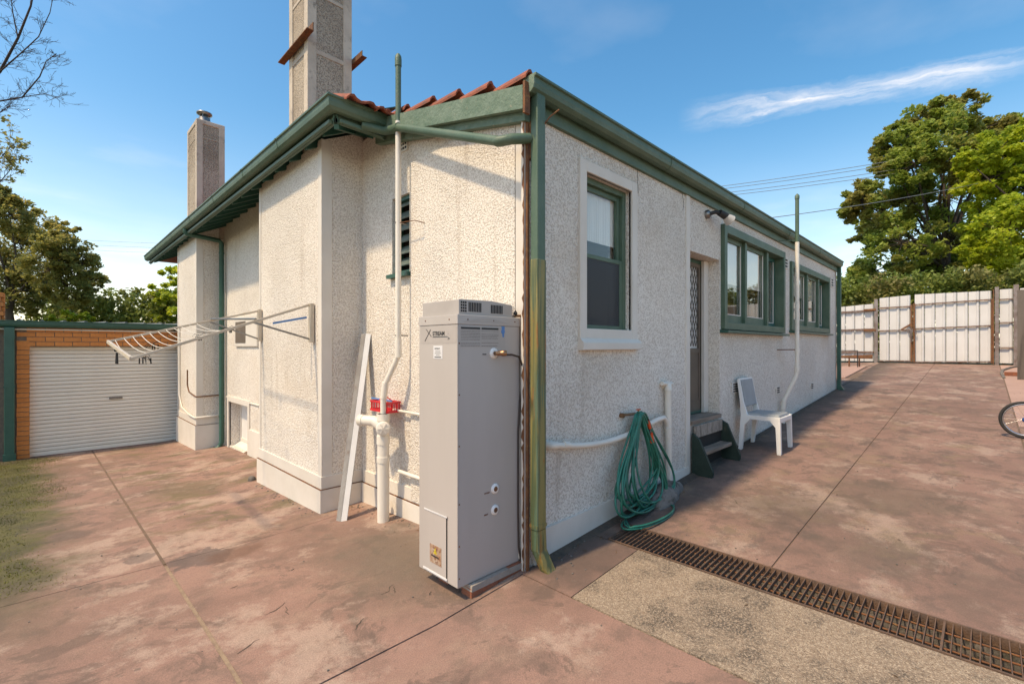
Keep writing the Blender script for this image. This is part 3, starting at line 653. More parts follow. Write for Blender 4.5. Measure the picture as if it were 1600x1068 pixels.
# remaining tiles, one part
tb = tile_mb(); V = np.array(tb.v); 
def spread(name, parent, spots):
    o = MB(); k = len(V); 
    for (x, y, z_, rx, rz) in spots:
        m_ = Matrix.Translation((x, y, z_)) @ Matrix.Rotation(rz, 4, 'Z') @ Matrix.Rotation(rx, 4, 'X')
        o.add([m_ @ Vector(p) for p in tb.v], tb.f, True)
    return o.build(name, 'tile', parent, kind='stuff')
sp = []
for c in range(2, 34):
    for r in range(10): y = 2.16+r*.41; sp.append((2.315+c*.29, y, 3.305+.225*(y-2.2), math.atan(.225), 0))
spread('roof_tiles', roof2, sp)
sp = []
for r in range(9):
    for c in range(32):
        x = 1.80+r*.36; y = 4.3+c*.30+r*.36
        if y < 14.1-r*.36 : sp.append((x, y, ZM-.135+.49*(x-1.75), math.atan(.49), -math.pi/2))
spread('roof_tiles', roof, sp)
MB().add([(2.30, 2.78, 3.50), (2.42, 2.78, 3.51), (2.42, 3.0, 3.60), (2.30, 3.02, 3.545), (2.36, 2.88, 3.515)], [(0, 1, 4), (1, 2, 4), (2, 3, 4), (3, 0, 4)]).build('lead_flashing', 'steel', roof2)
b = MB()
for k in range(1, 7):
    t = k*.36; b.tube([(1.74+t, 3.95+t, ZM-.07+.49*t), (2.04+t, 4.25+t, ZM-.07+.49*(t+.30))], [.08, .07], 8)
b.build('hip_tiles', 'tile', roof)
# chimneys
def chimney(x0, x1, y0, y1, zt, bands, cap=False):
    ch = MB().box(x0, x1, y0, y1, 3.6, zt).build('chimney_stack', 'cast_old', house)
    c = MB(); p = .012; w_ = .085
    for (cx, sx) in ((x0, 1), (x1, -1)):
        for (cy, sy) in ((y0, 1), (y1, -1)):
            a, e = sorted((cx-sx*p, cx+sx*w_)); g, h_ = sorted((cy-sy*p, cy+sy*w_)); c.box(a, e, g, h_, 3.6, zt-.004)
    c.build('corner_strip', 'trim_old', ch, .004)
    for zz, hh in bands: MB().box(x0-.006, x1+.006, y0-.006, y1+.006, zz, zz+hh).build('render_band', 'trim_old', ch, .003)
    if cap: MB().box(x0-.014, x1+.014, y0-.014, y1+.014, zt-.07, zt+.01).build('cap', 'trim_old', ch, .012)
    return ch
big = chimney(1.99, 2.46, 5.04, 5.54, 7.2, [(4.73, .05), (5.36, .035), (6.3, .04)])
MB().box(1.955, 1.978, 4.80, 5.62, 4.78, 4.84).build('angle_iron', 'rust', big, .002) if False else None
b = MB(); b.prism([(1.975, 4.86, 4.84), (1.905, 4.86, 4.84), (1.905, 4.86, 4.85), (1.965, 4.86, 4.85), (1.965, 4.86, 4.93), (1.975, 4.86, 4.93)], (0, .83, 0)); b.build('angle_iron', 'rust', big)
b = MB(); b.prism([(2.475, 4.80, 4.78), (2.535, 4.80, 4.78), (2.535, 4.80, 4.788), (2.483, 4.80, 4.788), (2.483, 4.80, 4.84), (2.475, 4.80, 4.84)], (0, .9, 0)); b.build('angle_iron', 'rust', big)
far = chimney(1.985, 2.41, 10.05, 10.80, 5.72, [(5.40, .012)], True)
b = MB(); b.lathe((2.18, 10.45, 5.74), (0, 0, 1), [(.12, 0), (.10, .02), (.10, .16), (.085, .20)], 14); b.build('flue_pot', 'steel', far)
b = MB(); b.lathe((2.18, 10.45, 5.98), (0, 0, 1), [(.08, 0), (.13, .02), (.13, .045), (.04, .08)], 14)
for k in range(3): a = k*2.1; b.bar((2.18+.09*math.cos(a), 10.45+.09*math.sin(a), 5.9), (2.18+.09*math.cos(a), 10.45+.09*math.sin(a), 6.0), .01, .01, (1, 0, 0))
b.build('flue_cowl', 'steel', far)
# louvre window
b = MB(); y0, y1, z0, z1 = louv
b.box(XW+.03, XW+.11, y0, y0+.03, z0, z1); b.box(XW+.03, XW+.11, y1-.03, y1, z0, z1); b.box(XW+.03, XW+.11, y0+.03, y1-.03, z0, z0+.035); b.box(XW+.03, XW+.11, y0+.03, y1-.03, z1-.035, z1)
lw = b.build('window', 'green_dark', house)
for i in range(6):
    z = z0+.09+i*.113; MB().prism([(XW+.035, y0+.03, z), (XW+.04, y0+.03, z-.008), (XW+.105, y0+.03, z+.075), (XW+.10, y0+.03, z+.083)], (0, y1-y0-.06, 0)).build('louvre', 'louvre_glass', lw)
MB().box(XW+.12, XW+.13, y0, y1, z0, z1).build('backing', 'dark', lw)
MB().box(XW-.05, XW+.02, y0-.03, y1+.03, z0-.035, z0).build('sill', 'green_dark', lw)
def air_brick(axis, a0, a1, z0, z1, nr, mt='trim', nc=1):
    P = (lambda d0, d1, s0, s1, q0, q1: (XW+d0, XW+d1, s0, s1, q0, q1)) if axis == 'x' else (lambda d0, d1, s0, s1, q0, q1: (s0, s1, YW+d0, YW+d1, q0, q1))
    o = MB().box(*P(-.012, .0, a0, a1, z0, z1)).build('wall_vent', mt, house, .002)
    b = MB(); hh = (z1-z0-.02)/nr; ww = (a1-a0-.02)/nc
    for i in range(nr):
        for j in range(nc): b.box(*P(-.0135, -.008, a0+.01+j*ww+ww*.15, a0+.01+(j+1)*ww-ww*.15, z0+.01+i*hh+hh*.25, z0+.01+(i+1)*hh-hh*.2))
    b.build('slots', 'dark', o)
air_brick('x', 3.775, 3.91, 3.43, 3.60, 4, 'trim', 3)
air_brick('y', 8.42, 8.62, 2.86, 3.03, 3); air_brick('y', 11.72, 11.96, 2.86, 3.04, 3)
air_brick('y', 10.05, 10.28, .80, .92, 3, 'cast'); air_brick('y', 6.18, 6.42, 1.0+.0, 1.14, 4, 'cast'); air_brick('y', 8.0, 8.2, .86, .98, 3, 'cast')
# basement window on the rear wall
y0, y1, z0, z1 = bwin
b = MB(); b.box(XW-.02, XW+.02, y0-.09, y0, z0-.4, z1+.09); b.box(XW-.02, XW+.02, y1, y1+.09, z0-.4, z1+.09); b.box(XW-.02, XW+.02, y0, y1, z1, z1+.09)
b.build('window_surround', 'trim', house)
MB().prism([(XW-.02, y0, z0-.2), (XW-.02, y0, z0-.06), (XW+.2, y0, z0+.08), (XW+.2, y0, z0-.2)], (0, y1-y0, 0)).build('window_sill', 'trim', house)
b = MB(); b.box(XW+.17, XW+.21, y0, y0+.05, z0, z1); b.box(XW+.17, XW+.21, y1-.05, y1, z0, z1); b.box(XW+.171, XW+.209, y0+.05, y1-.05, z1-.05, z1); b.box(XW+.171, XW+.209, y0+.05, y1-.05, z0+.08, z0+.13); b.box(XW+.171, XW+.209, 9.08, 9.14, z0+.1, z1-.05)
bw = b.build('window', 'trim', house)
MB().box(XW+.185, XW+.19, y0+.05, y1-.05, z0+.1, z1-.05).build('pane', 'door_glass', bw)
MB().tube([(XW-.01, 8.0, .675), (XW-.01, 9.86, .675)], .012, 6).build('conduit', 'pvc', house)
# meter recess on the rear wall
mb = MB().box(XW-.03, XW+.01, 8.05, 9.25, 1.60, 2.10).build('meter_box', 'trim', house, .006)
MB().box(XW-.036, XW-.028, 8.62, 9.18, 1.66, 2.02).build('meter_grille', 'door_brown', mb)
# ---- pipes of the house
def pipe(name, pts, r, mt, n=12, collars=(), parent=house, cmt=None):
    o = MB().tube(pts, r, n).build(name, mt, parent)
    for c, ax, cr, cl in collars:
        a = Vector(ax).normalized()*cl/2; c = Vector(c)
        MB().tube([c-a, c+a], cr, n).build('collar', cmt or mt, o)
    return o
VX, VY = 2.285, 3.745
MB().tube([(VX, VY, 3.64), (VX, VY, 4.20)], .026, 12).build('vent_pipe', 'green', house)
MB().lathe((VX, VY, 4.14), (0, 0, 1), [(.031, 0), (.031, .06), (.027, .09), (.015, .11)], 12).build('vent_cap', 'green', house)
vp = MB().tube([(VX, VY, 3.64), (VX, VY, 1.52), (2.27, 3.78, 1.44), (2.235, 3.89, 1.25), (2.228, 3.91, 1.16), (2.228, 3.91, .98)], .0265, 12).build('vent_pipe', 'pvc', house)
MB().tube([(VX, VY, 1.50), (VX, VY, 1.66)], .031, 12).build('collar', 'pvc', vp)
MB().tube([(2.237, 3.885, 1.27), (2.233, 3.905, 1.16), (2.229, 3.91, 1.12)], .031, 12).build('collar', 'pvc', vp)
for z in (2.72, 1.70): MB().tube([(VX+.10, VY, z), (VX-.03, VY, z)], .006, 6).build('pipe_clip', 'steel', vp)
MB().tube([(VX, VY, z_ := 2.72), (2.30, 3.50, 2.70), (2.40, 3.48, 2.69)], .004, 5).build('tie_wire', 'rust', vp)
sp_ = MB().tube([(2.228, 3.91, -.12), (2.228, 3.91, .98)], .054, 16).build('soil_pipe', 'pvc', house)
for z, hh in ((.56, .05), (.74, .08), (.95, .06)): MB().tube([(2.228, 3.91, z-hh/2), (2.228, 3.91, z+hh/2)], .060, 16).build('collar', 'pvc', sp_)
MB().tube([(2.228, 3.91, .80), (2.21, 3.93, .87), (2.18, 3.99, .91), (2.12, 4.11, .91)], .050, 14).build('branch_pipe', 'pvc', sp_)
MB().lathe((2.13, 4.09, .91), (-.4, .9, 0), [(.055, 0), (.055, .05), (.02, .055)], 14).build('branch_cap', 'pvc', sp_)
ax_ = Vector((-.50, -.86, .0)); c0 = Vector((2.225, 3.905, .855))+ax_*.03
b = MB(); b.lathe(c0, ax_, [(.050, -.02), (.056, .02), (.064, .022), (.064, .05), (.058, .056), (.0, .058)], 20)
for a in range(3): dx = Vector((.86, -.50, 0))*.05*math.cos(a*1.047)+Vector((0, 0, 1))*.05*math.sin(a*1.047); c = c0+ax_*.060; b.bar(c-dx, c+dx, .006, .006, ax_)
b.build('inspection_cap', 'pvc', sp_)
sm_ = MB().tube([(2.30, 4.02, -.12), (2.30, 4.02, .13)], .022, 10).build('overflow_pipe', 'pvc', house)
for z in (.06, .10, .135): MB().tube([(2.30, 4.02, z-.008), (2.30, 4.02, z+.008)], .027, 10).build('collar', 'pvc', sm_)
MB().tube([(2.36, 3.95, 1.00), (2.36, 2.75, 1.00)], .012, 8).build('conduit', 'pvc', house)
MB().tube([(2.35, 3.87, .44), (2.35, 2.75, .44)], .018, 8).build('waste_pipe', 'pvc', house)
# slanted gutter overflow pipe across the end wall, with hood at the corner
op = MB().tube([(2.08, 4.03, 3.63), (2.25, 3.93, 3.60), (2.262, 3.80, 3.58), (2.262, 3.70, 3.57)], .037, 12).build('gutter_outlet', 'green', house)
op = MB().tube([(2.262, 3.72, 3.57), (2.20, 2.335, 3.00)], .034, 12).build('slanted_downpipe', 'green', house)
MB().tube([(2.2, 2.345, 3.0), (2.202, 2.31, 2.992), (2.24, 2.25, 3.0), (2.38, 2.21, 3.035)], .0355, 12).build('elbow', 'green', op)
MB().box(2.385, 2.43, 2.19, 2.245, 2.9, 3.16).build('rain_hood', 'rust', op, .004)
# corner downpipe
cd = MB().box(2.38, 2.465, 2.135, 2.20, 2.18, 3.33).build('downpipe', 'green', house, .008)
MB().box(2.376, 2.469, 2.132, 2.204, .34, 2.20).build('stained_section', 'oldpipe', cd, .008)
b = MB(); b.prism([(2.374, 2.13, .36), (2.471, 2.13, .36), (2.471, 2.206, .36), (2.374, 2.206, .36)], (0, 0, .02)); b.build('collar', 'oldpipe', cd)
b = MB(); sec = [(2.378, 2.134, .34, .068), (2.382, 2.130, .20, .068), (2.42, 2.09, .07, .07), (2.45, 2.06, .005, .075)]
vs = []
for (x, y, z, dd) in sec: vs += [(x, y, z), (x+.092, y, z), (x+.092, y+dd, z), (x, y+dd, z)]
b.add(vs, [(i*4+j, i*4+(j+1) % 4, i*4+4+(j+1) % 4, i*4+4+j) for i in range(3) for j in range(4)]+[(12, 13, 14, 15)]); b.build('shoe', 'oldpipe', cd, .006)
b = MB(); rr = random.Random(3); zz = -.02
b.box(2.366, 2.386, 2.215, 2.26, -.05, 3.2); b.build('rusty_corner_angle', 'rust', house)
b = MB(); b.box(2.352, 2.366, 2.235, 2.262, -.05, 3.2); b.build('corner_bead', 'trim', house)
b = MB()
edge = [(2.350, 2.232, -.05)]
for k in range(90): edge.append((2.350, 2.232+(rr.uniform(.004, .016) if rr.random() < .75 else rr.uniform(.016, .030)), -.03+k*.0357))
edge += [(2.350, 2.232, 3.18)]; b.prism(edge, (.003, 0, 0))
b.build('flaking_paint', 'rust', house)
b = MB(); b.tube([(2.44, 2.19, 3.08), (2.47, 2.10, 3.18), (2.52, 2.06, 3.23)], .006, 6); b.build('bent_strap', 'rust', house)
# rear downpipe
rd = MB().tube([(1.78, 9.90, 3.66), (1.78, 9.90, 3.60), (1.80, 9.90, 3.58), (2.30, 9.90, 3.54), (2.335, 9.90, 3.50), (2.335, 9.90, -.16), (2.29, 9.90, -.25), (2.20, 9.88, -.29)], .040, 10).build('downpipe', 'green_dark', house)
for z in (.3, 1.9, 3.3): MB().tube([(2.335, 9.9, z), (2.335, 9.9, z+.03)], .046, 10).build('pipe_clip', 'green_dark', rd)
fd = MB().box(12.22, 12.30, YW-.09, YW-.02, .62, 3.33).build('downpipe', 'green_dark', house, .006)
MB().prism([(12.22, YW-.09, .76), (12.30, YW-.09, .76), (12.30, YW-.15, .66), (12.22, YW-.15, .66)], (0, .06, 0)).build('shoe', 'green_dark', fd)
# conduits of the far pier
MB().tube([(1.955, 11.45, 2.0), (1.955, 11.45, .62), (1.955, 11.2, .40), (1.94, 10.5, .33), (1.94, 10.0, .315), (2.35, 10.0, .33)], .016, 8).build('conduit', 'pvc', house)
MB().tube([(1.963, 10.75, 1.15), (1.963, 10.75, .86), (1.963, 10.6, .74), (1.963, 10.1, .695), (1.968, 10.025, .69), (2.38, 10.03, .70)], .011, 8).build('conduit', 'rust', house)
# vent stack against the side wall
sx, sy = 8.30, 2.03
MB().tube([(sx, sy, 3.22), (sx, sy, 3.93)], .028, 12).build('vent_pipe', 'green', house)
MB().lathe((sx, sy, 3.89), (0, 0, 1), [(.033, 0), (.033, .05), (.01, .08)], 12).build('vent_cap', 'green', house)
v2 = MB().tube([(sx, sy, 3.22), (sx, sy, 1.22), (sx-.01, sy+.02, 1.12), (8.17, 2.17, .78), (8.16, 2.19, .70), (8.16, 2.19, .40)], .030, 12).build('vent_pipe', 'pvc', house)
for p in ((sx, sy, 1.22), (sx, sy, 1.50)): MB().tube([p, (p[0], p[1], p[2]+.07)], .037, 12).build('collar', 'pvc', v2)
MB().tube([(8.16, 2.19, .62), (8.165, 2.18, .76)], .037, 12).build('collar', 'pvc', v2)
for z in (1.55, 3.24): MB().tube([(sx-.25, YW-.01, z), (sx+.03, sy-.02, z)], .008, 6).build('pipe_clip', 'rust' if z < 2 else 'green', v2)
# sink waste and overflow on the side wall
pts = [(2.60, YW-.05, .885)]+[(2.62+(4.30-2.62)*t, YW-.05, .885-.10*math.sin(math.pi*min(1, t*1.05))*(1-.35*t)+.02*t) for t in [i/14 for i in range(15)]]+[(4.36, YW-.05, .86), (4.385, YW-.05, .82), (4.385, YW-.05, .70)]
wp = MB().tube(pts, .024, 10).build('waste_pipe', 'pvc', house)
MB().tube([(2.60, YW+.01, .885), (2.60, YW-.05, .885), (2.66, YW-.05, .878)], .030, 10).build('elbow', 'pvc', wp)
MB().tube([(2.74, YW-.05, .868), (2.80, YW-.05, .86)], .030, 10).build('collar', 'pvc', wp)
ov = MB().tube([(4.40, YW-.045, 1.19), (4.42, YW-.045, .14)], .032, 10).build('standpipe', 'pvc', house)
MB().tube([(4.40, YW+.01, 1.21), (4.40, YW-.045, 1.22), (4.40, YW-.045, 1.16)], .040, 10).build('elbow', 'pvc', ov)
MB().tube([(4.30, YW-.03, 1.235), (4.46, YW-.05, 1.225)], .022, 8).build('overflow_stub', 'pvc', ov)
MB().tube([(4.385, YW-.05, .80), (4.40, YW-.05, .72)], .034, 10).build('elbow', 'pvc', ov)
# crack lines in the render
b = MB()
for (p, q) in (((4.80, 3.23), (4.84, 3.12)), ((4.84, 3.12), (4.82, 3.05)), ((3.88, 3.26), (3.90, 3.02)), ((3.78, 2.35), (3.86, 2.35)), ((3.74, 2.14), (3.80, 2.14))):
    b.bar((p[0], YW-.0005, p[1]), (q[0], YW-.0005, q[1]), .004, .004, (0, 1, 0))
b.build('render_cracks', 'dirt', house)
b = MB(); rr = random.Random(41)      # short dark cracks and scuffs in the paving
for (x, y, a, l) in ((.95, 3.05, .5, .16), (1.05, 2.95, 1.2, .12), (1.55, 2.75, .6, .15), (1.62, 2.7, 1.3, .10), (1.9, 2.62, .55, .14), (.72, 2.75, .5, .14), (1.75, 2.5, .9, .05), (1.25, 2.5, .6, .12), (1.0, 5.9, .2, .1), (1.1, 5.8, .9, .07), (.9, 3.6, .4, .05), (4.4, 1.5, .4, .2), (1.3, 1.6, .8, .2)):
    q = Vector((x, y, ground_z(x, y)+.0025))
    for k in range(5):
        a2 = a+rr.uniform(-.7, .7); q2 = q+Vector((math.cos(a2), math.sin(a2), 0))*l/5; q2.z = ground_z(q2.x, q2.y)+.0025
        w2 = .0012+.0035*math.sin((k+.5)/5*3.14)*rr.random(); n2 = Vector((-math.sin(a2), math.cos(a2), 0))*w2
        b.add([q-n2, q2-n2, q2+n2, q+n2], [(0, 1, 2, 3)]); q = q2
b.build('paving_cracks', 'dirt', kind='stuff')

# ------------------------------------------------------------------ wall flood lamp
lp = thing('wall_lamp', 'small dark bracket flood lamp on the white wall above the door', 'wall lamp', (5.45, YW, 3.10))
MB().lathe((5.42, YW, 3.12), (0, -1, 0), [(.05, 0), (.05, .03), (.03, .05)], 14).build('mounting_plate', 'steel', lp)
MB().tube([(5.42, YW-.03, 3.12), (5.46, YW-.09, 3.14), (5.52, YW-.12, 3.13)], .022, 8).build('arm', 'rubber', lp)
MB().tube([(5.50, YW-.12, 3.135), (5.60, YW-.16, 3.10)], [.036, .042], 12).build('lamp_holder', 'rubber', lp)
MB().lathe((5.58, YW-.155, 3.105), (.75, -.28, -.45), [(.035, 0), (.058, .06), (.066, .09)], 16).build('reflector', 'lampglass', lp)
MB().lathe((5.58, YW-.155, 3.105), (.75, -.28, -.45), [(.064, .091), (.045, .10), (.02, .104)], 16).build('bulb_face', 'lampglass', lp)

# ------------------------------------------------------------------ water heater
HX0, HX1, HY0, HY1, HZ0, HZ1 = 1.816, 2.366, 2.292, 2.712, .10, 1.80
wh = thing('water_heater', 'tall grey outdoor gas water heater cabinet on a brick and slab base', 'water heater', (2.09, 2.50, 0))
MB().box(HX0, HX1, HY0, HY1, HZ0, HZ1-.062).build('cabinet', 'heater', wh, .006)
MB().box(HX0-.003, HX1+.003, HY0-.003, HY1+.003, HZ1-.062, HZ1+.0).build('top_band', 'heater', wh, .004)
# cowl
b = MB(); z0 = HZ1; z1 = HZ1+.095
b.prism([(HX0+.02, HY0+.012, z0), (HX1-.06, HY0+.012, z0), (HX1-.06, HY0+.012, z1-.012), (HX0+.30, HY0+.012, z1+.006), (HX0+.02, HY0+.012, z1)], (0, HY1-HY0-.03, 0))
cw = b.build('flue_cowl', 'heater_lid', wh, .004)
b = MB()
for i in range(3):
    for j in range(4): b.box(HX0+.035+i*.017, HX0+.046+i*.017, HY0+.010, HY0+.0125, z0+.018+j*.018, z0+.030+j*.018)
b.build('cowl_grille', 'black', cw); b = MB()
for i in range(8): b.box(HX0+.098+i*.014, HX0+.106+i*.014, HY0+.010, HY0+.0125, z0+.022, z0+.082)
b.build('cowl_slots', 'black', cw); b = MB()
for i in range(8): b.box(HX0+.29+i*.014, HX0+.298+i*.014, HY0+.010, HY0+.0125, z0+.020, z0+.076)
b.build('cowl_slots', 'black', cw)
b = MB()
for j in range(6): b.box(HX0+.028, HX0+.06, HY1-.018, HY1+.0, z0+.012+j*.014, z0+.017+j*.014)
for j in range(6): b.box(HX1-.062, HX1-.035, HY0+.02, HY0+.05, z0+.006+j*.013, z0+.011+j*.013)
b.build('cowl_fins', 'heater_lid', cw)
arc = [(HX0+.05+.38*t, HY0-.0045, z0-.045+.032*math.sin(math.pi*t)) for t in [i/10 for i in range(11)]]
MB().prism(arc, (0, .002, 0)).build('cowl_lip', 'heater_lid', wh)
# screws
b = MB()
for yy in (HY0+.08, HY1-.08): b.lathe((HX0-.003, yy, HZ1-.03), (-1, 0, 0), [(.005, 0), (.004, .003)], 8)
for xx in (HX0+.08, HX0+.30, HX1-.05): b.lathe((xx, HY0-.003, HZ1-.03), (0, -1, 0), [(.005, 0), (.004, .003)], 8)
for zz in (1.62, 1.30, .98, .62, .36, .16): b.lathe((HX0+.012, HY0-.0, zz), (0, -1, 0), [(.006, 0), (.004, .004)], 8)
b.build('screws', 'rust', wh)
# corner seam strip
MB().box(HX0-.0015, HX0+.012, HY0-.0015, HY0+.001, HZ0+.01, HZ1-.065).build('seam_strip', 'heater_lid', wh)
# labels on the X- face: text faces -X. local x -> -Y, local y -> Z
rotL = Matrix(((0, 0, -1), (-1, 0, 0), (0, 1, 0))).to_euler()
rotF = (math.pi/2, 0, 0)
def put(me, nm, p, rot, parent=wh): return inst(me, nm, parent, p, rot)
b = MB().box(HX0-.0012, HX0, HY0+.012, HY1-.02, 1.62, 1.735).build('name_plate', 'heater_lid', wh)
put(text_mesh('STREAM', .036, 'print', .0009), 'lettering', (HX0-.002, 2.552, 1.672), rotL)
put(text_mesh('5', .026, 'heater', .0), 'lettering', (HX0-.002, 2.395, 1.678), rotL)
b = MB(); b.bar((HX0-.0025, 2.64, 1.635), (HX0-.0025, 2.575, 1.71), .002, .003, (1, 0, 0)); b.bar((HX0-.0025, 2.625, 1.715), (HX0-.0025, 2.565, 1.665), .002, .003, (1, 0, 0)); b.bar((HX0-.0025, 2.55, 1.664), (HX0-.0025, 2.395, 1.664), .002, .005, (1, 0, 0))
b.tube([(HX0-.003, 2.39, 1.66), (HX0-.003, 2.37, 1.652), (HX0-.003, 2.39, 1.645)], .0015, 4); b.build('swash_mark', 'print', wh)
MB().box(HX0-.0015, HX0, 2.445, 2.545, 1.520, 1.605).build('sticker', 'white_card', wh)
put(text_mesh('SERVICED BY', .010, 'print'), 'lettering', (HX0-.0022, 2.530, 1.583), rotL)
put(text_mesh('hot water plumber', .009, 'print'), 'lettering', (HX0-.0022, 2.533, 1.565), rotL) if False else None
b = MB()
for z_, l in ((1.568, .055), (1.556, .062), (1.544, .040)): b.box(HX0-.0022, HX0-.0015, 2.495-l/2, 2.495+l/2, z_, z_+.0025)
b.box(HX0-.0022, HX0-.0015, 2.46, 2.53, 1.528, 1.5335); b.build('sticker_print', 'print', wh)
# data plate on the -Y face
MB().box(1.835, 2.225, HY0-.0012, HY0, 1.595, 1.728).build('data_plate', 'heater_lid', wh)
b = MB(); y = HY0-.002
for x0, x1 in ((1.842, 2.000), (2.012, 2.162)): b.box(x0, x1, y, y+.0012, 1.710, 1.722)
rr = random.Random(5)
for k in range(11):
    for x0, x1 in ((1.842, 2.000), (2.012, 2.162)):
        if rr.random() < .85:
            x = x0
            while x < x1-.01:
                l = rr.uniform(.006, .022); b.box(x, min(x+l, x1), y, y+.001, 1.698-k*.0095, 1.6995-k*.0095); x += l+.003
b.build('data_plate_print', 'print', wh)
MB().lathe((2.205, HY0-.001, 1.700), (0, -1, 0), [(.018, 0), (.016, .002)], 16).build('blue_sticker', 'blue', wh)
MB().prism([(2.19, HY0-.001, 1.735), (2.20, HY0-.001, 1.662), (2.213, HY0-.001, 1.662), (2.221, HY0-.001, 1.735)], (0, -.001, 0)).build('blue_sticker', 'blue', wh)
b = MB(); b.lathe((2.12, HY0, 1.555), (0, -1, 0), [(.036, 0), (.034, .008), (.022, .012)], 18); b.build('valve_collar', 'white_pl', wh)
b = MB(); b.lathe((2.12, HY0-.01, 1.555), (0, -1, 0), [(.014, 0), (.014, .04)], 12); b.lathe((2.12, HY0-.045, 1.555), (.85, -.4, 0), [(.012, -.02), (.016, .0), (.016, .022), (.02, .024), (.02, .05), (.018, .055)], 12); b.build('relief_valve', 'brass', wh)
put(text_mesh('RELIEF', .012, 'print'), 'lettering', (2.02, HY0-.0012, 1.545), rotF)
for z_ in (.655, .515):
    MB().lathe((2.13, HY0, z_), (0, -1, 0), [(.034, 0), (.033, .007), (.018, .010)], 20).build('port_collar', 'white_pl', wh)
    MB().lathe((2.13, HY0-.009, z_), (0, -1, 0), [(.018, 0), (.016, .003)], 14).build('port_plug', 'rust', wh)
    put(text_mesh('INLET' if z_ < .6 else 'OUTLET', .013, 'rust', .0004), 'lettering', (2.035, HY0-.0012, z_-.018), rotF)
# access panel on the -X face
MB().box(HX0-.006, HX0, 2.40, 2.645, .13, .52).build('access_panel', 'heater', wh, .002)
MB().box(HX0-.0095, HX0-.006, 2.39, 2.64, .515, .524).build('panel_lip', 'white_card', wh)
MB().box(HX0-.0095, HX0-.002, 2.392, 2.65, .118, .130).build('panel_lip', 'white_card', wh)
MB().box(HX0-.0066, HX0, 2.396, 2.400, .13, .52).build('panel_gap', 'black', wh)
MB().box(HX0-.0075, HX0-.006, 2.45, 2.575, .185, .305).build('warning_label', simple('faded_label', (.50, .42, .33), (.34, .17, .09), 16, .6, dirt=(.20, .08, .04), da=.5, db=.6), wh)
MB().prism([(HX0-.0077, 2.535, .250), (HX0-.0077, 2.497, .250), (HX0-.0077, 2.516, .292)], (.0006, 0, 0)).build('warning_triangle', simple('yellow_print', (.65, .50, .04), rough=.5), wh)
put(text_mesh('!', .026, 'print'), 'lettering', (HX0-.0085, 2.519, .255), rotL)
put(text_mesh('WARNING', .017, 'print', .0003), 'lettering', (HX0-.0085, 2.560, .228), rotL)
# relief drain hose clipped beside the cabinet and copper tails
MB().tube([(2.165, HY0-.06, 1.545), (2.23, HY0-.06, 1.545), (2.31, HY0-.05, 1.53), (2.372, HY0-.03, 1.45), (2.382, HY0-.02, 1.33), (2.36, HY0-.012, 1.22), (2.345, HY0-.010, 1.0), (2.345, HY0-.010, .45), (2.352, HY0-.008, .20), (2.37, HY0-.02, .06)], .0075, 8).build('relief_hose', 'cable', wh)
MB().tube([(2.362, HY0-.006, 1.15), (2.362, HY0-.006, .12)], .008, 8).build('copper_tail', 'pvc', wh)
MB().tube([(2.30, HY0+.05, 1.80), (2.36, HY0+.02, 1.815), (2.40, HY0+.0, 1.815)], .009, 8).build('cold_inlet', 'brass', wh)
MB().lathe((2.345, HY0+.02, 1.822), (0, 0, 1), [(.014, 0), (.016, .012), (.004, .03)], 10).build('tap_handle', 'rubber', wh)
# base
base = thing('heater_base', 'low base of red bricks topped by a thin concrete paver under the grey cabinet', 'brick base', (2.15, 2.5, 0))
MB().prism([(1.90, HY0-.035, .060), (2.40, HY0-.035, .060), (2.40, HY0-.035, .098), (1.905, HY0-.035, .098)], (0, .37, 0)).build('paver', 'slab_stone', base, .004)
bk = boxmesh('brick', 'brick_red', .225, .10, .072, .004)
for i, (x, y) in enumerate(((2.015, 2.31), (2.25, 2.312), (2.015, 2.56), (2.25, 2.56))): inst(bk, 'brick', base, (x, y, .022+ground_z(x, 2)), (0, -.02, rs.uniform(-.02, .02)))
MB().box(1.93, 2.38, 2.34, 2.6, -.02, .05).build('mortar_bed', 'mortar', base)

# ------------------------------------------------------------------ clothesline
cl = thing('folding_clothesline', 'cream folding clothesline frame sticking out from the rear wall with sagging cords', 'clothesline', (1.96, 5.7, 1.85))
P1, P2 = Vector((1.945, 4.85, 2.03)), Vector((1.945, 6.47, 2.05)); Q1, Q2 = Vector((.507, 4.85, 1.50)), Vector((.489, 6.50, 1.65))
for y, z in ((4.85, 1.84), (6.47, 1.87)):
    MB().box(1.925, 1.967, y-.028, y+.028, z-.20, z+.20).build('wall_plate', 'wire_cream', cl, .003)
MB().bar(P1, Q1, .018, .024).build('side_arm', 'wire_cream', cl, .003); MB().bar(P2, Q2, .018, .024).build('side_arm', 'wire_cream', cl, .003)
MB().bar(Q1, Q2, .022, .034).build('front_bar', 'wire_cream', cl, .003)
for a, s in ((P1, 1), (P2, 1)):
    q = Q1 if a is P1 else Q2; m_ = a.lerp(q, .38)
    MB().bar((1.945, a.y, a.z-.36), m_, .014, .018).build('strut', 'steel', cl)
MB().tube([P1.lerp(Q1, .36)+Vector((0, 0, .02)), P2.lerp(Q2, .36)+Vector((0, 0, .02))], .010, 6).build('cross_bar', 'steel', cl)
for i in range(11):
    t = .97-i*.05; a = P1.lerp(Q1, t); c = P2.lerp(Q2, t-.01); sag = .03+.03*rs.random()
    MB().tube([a.lerp(c, k/8)-Vector((0, 0, sag*4*(k/8)*(1-k/8))) for k in range(9)], .0035, 5).build('cord', 'pvc', cl)
def hung(mt, p, kind):
    p = Vector(p)
    if kind == 'peg':
        MB().box(p.x-.006, p.x+.006, p.y-.012, p.y+.012, p.z-.055, p.z+.02).build('clothes_peg', mt)
hangers = []
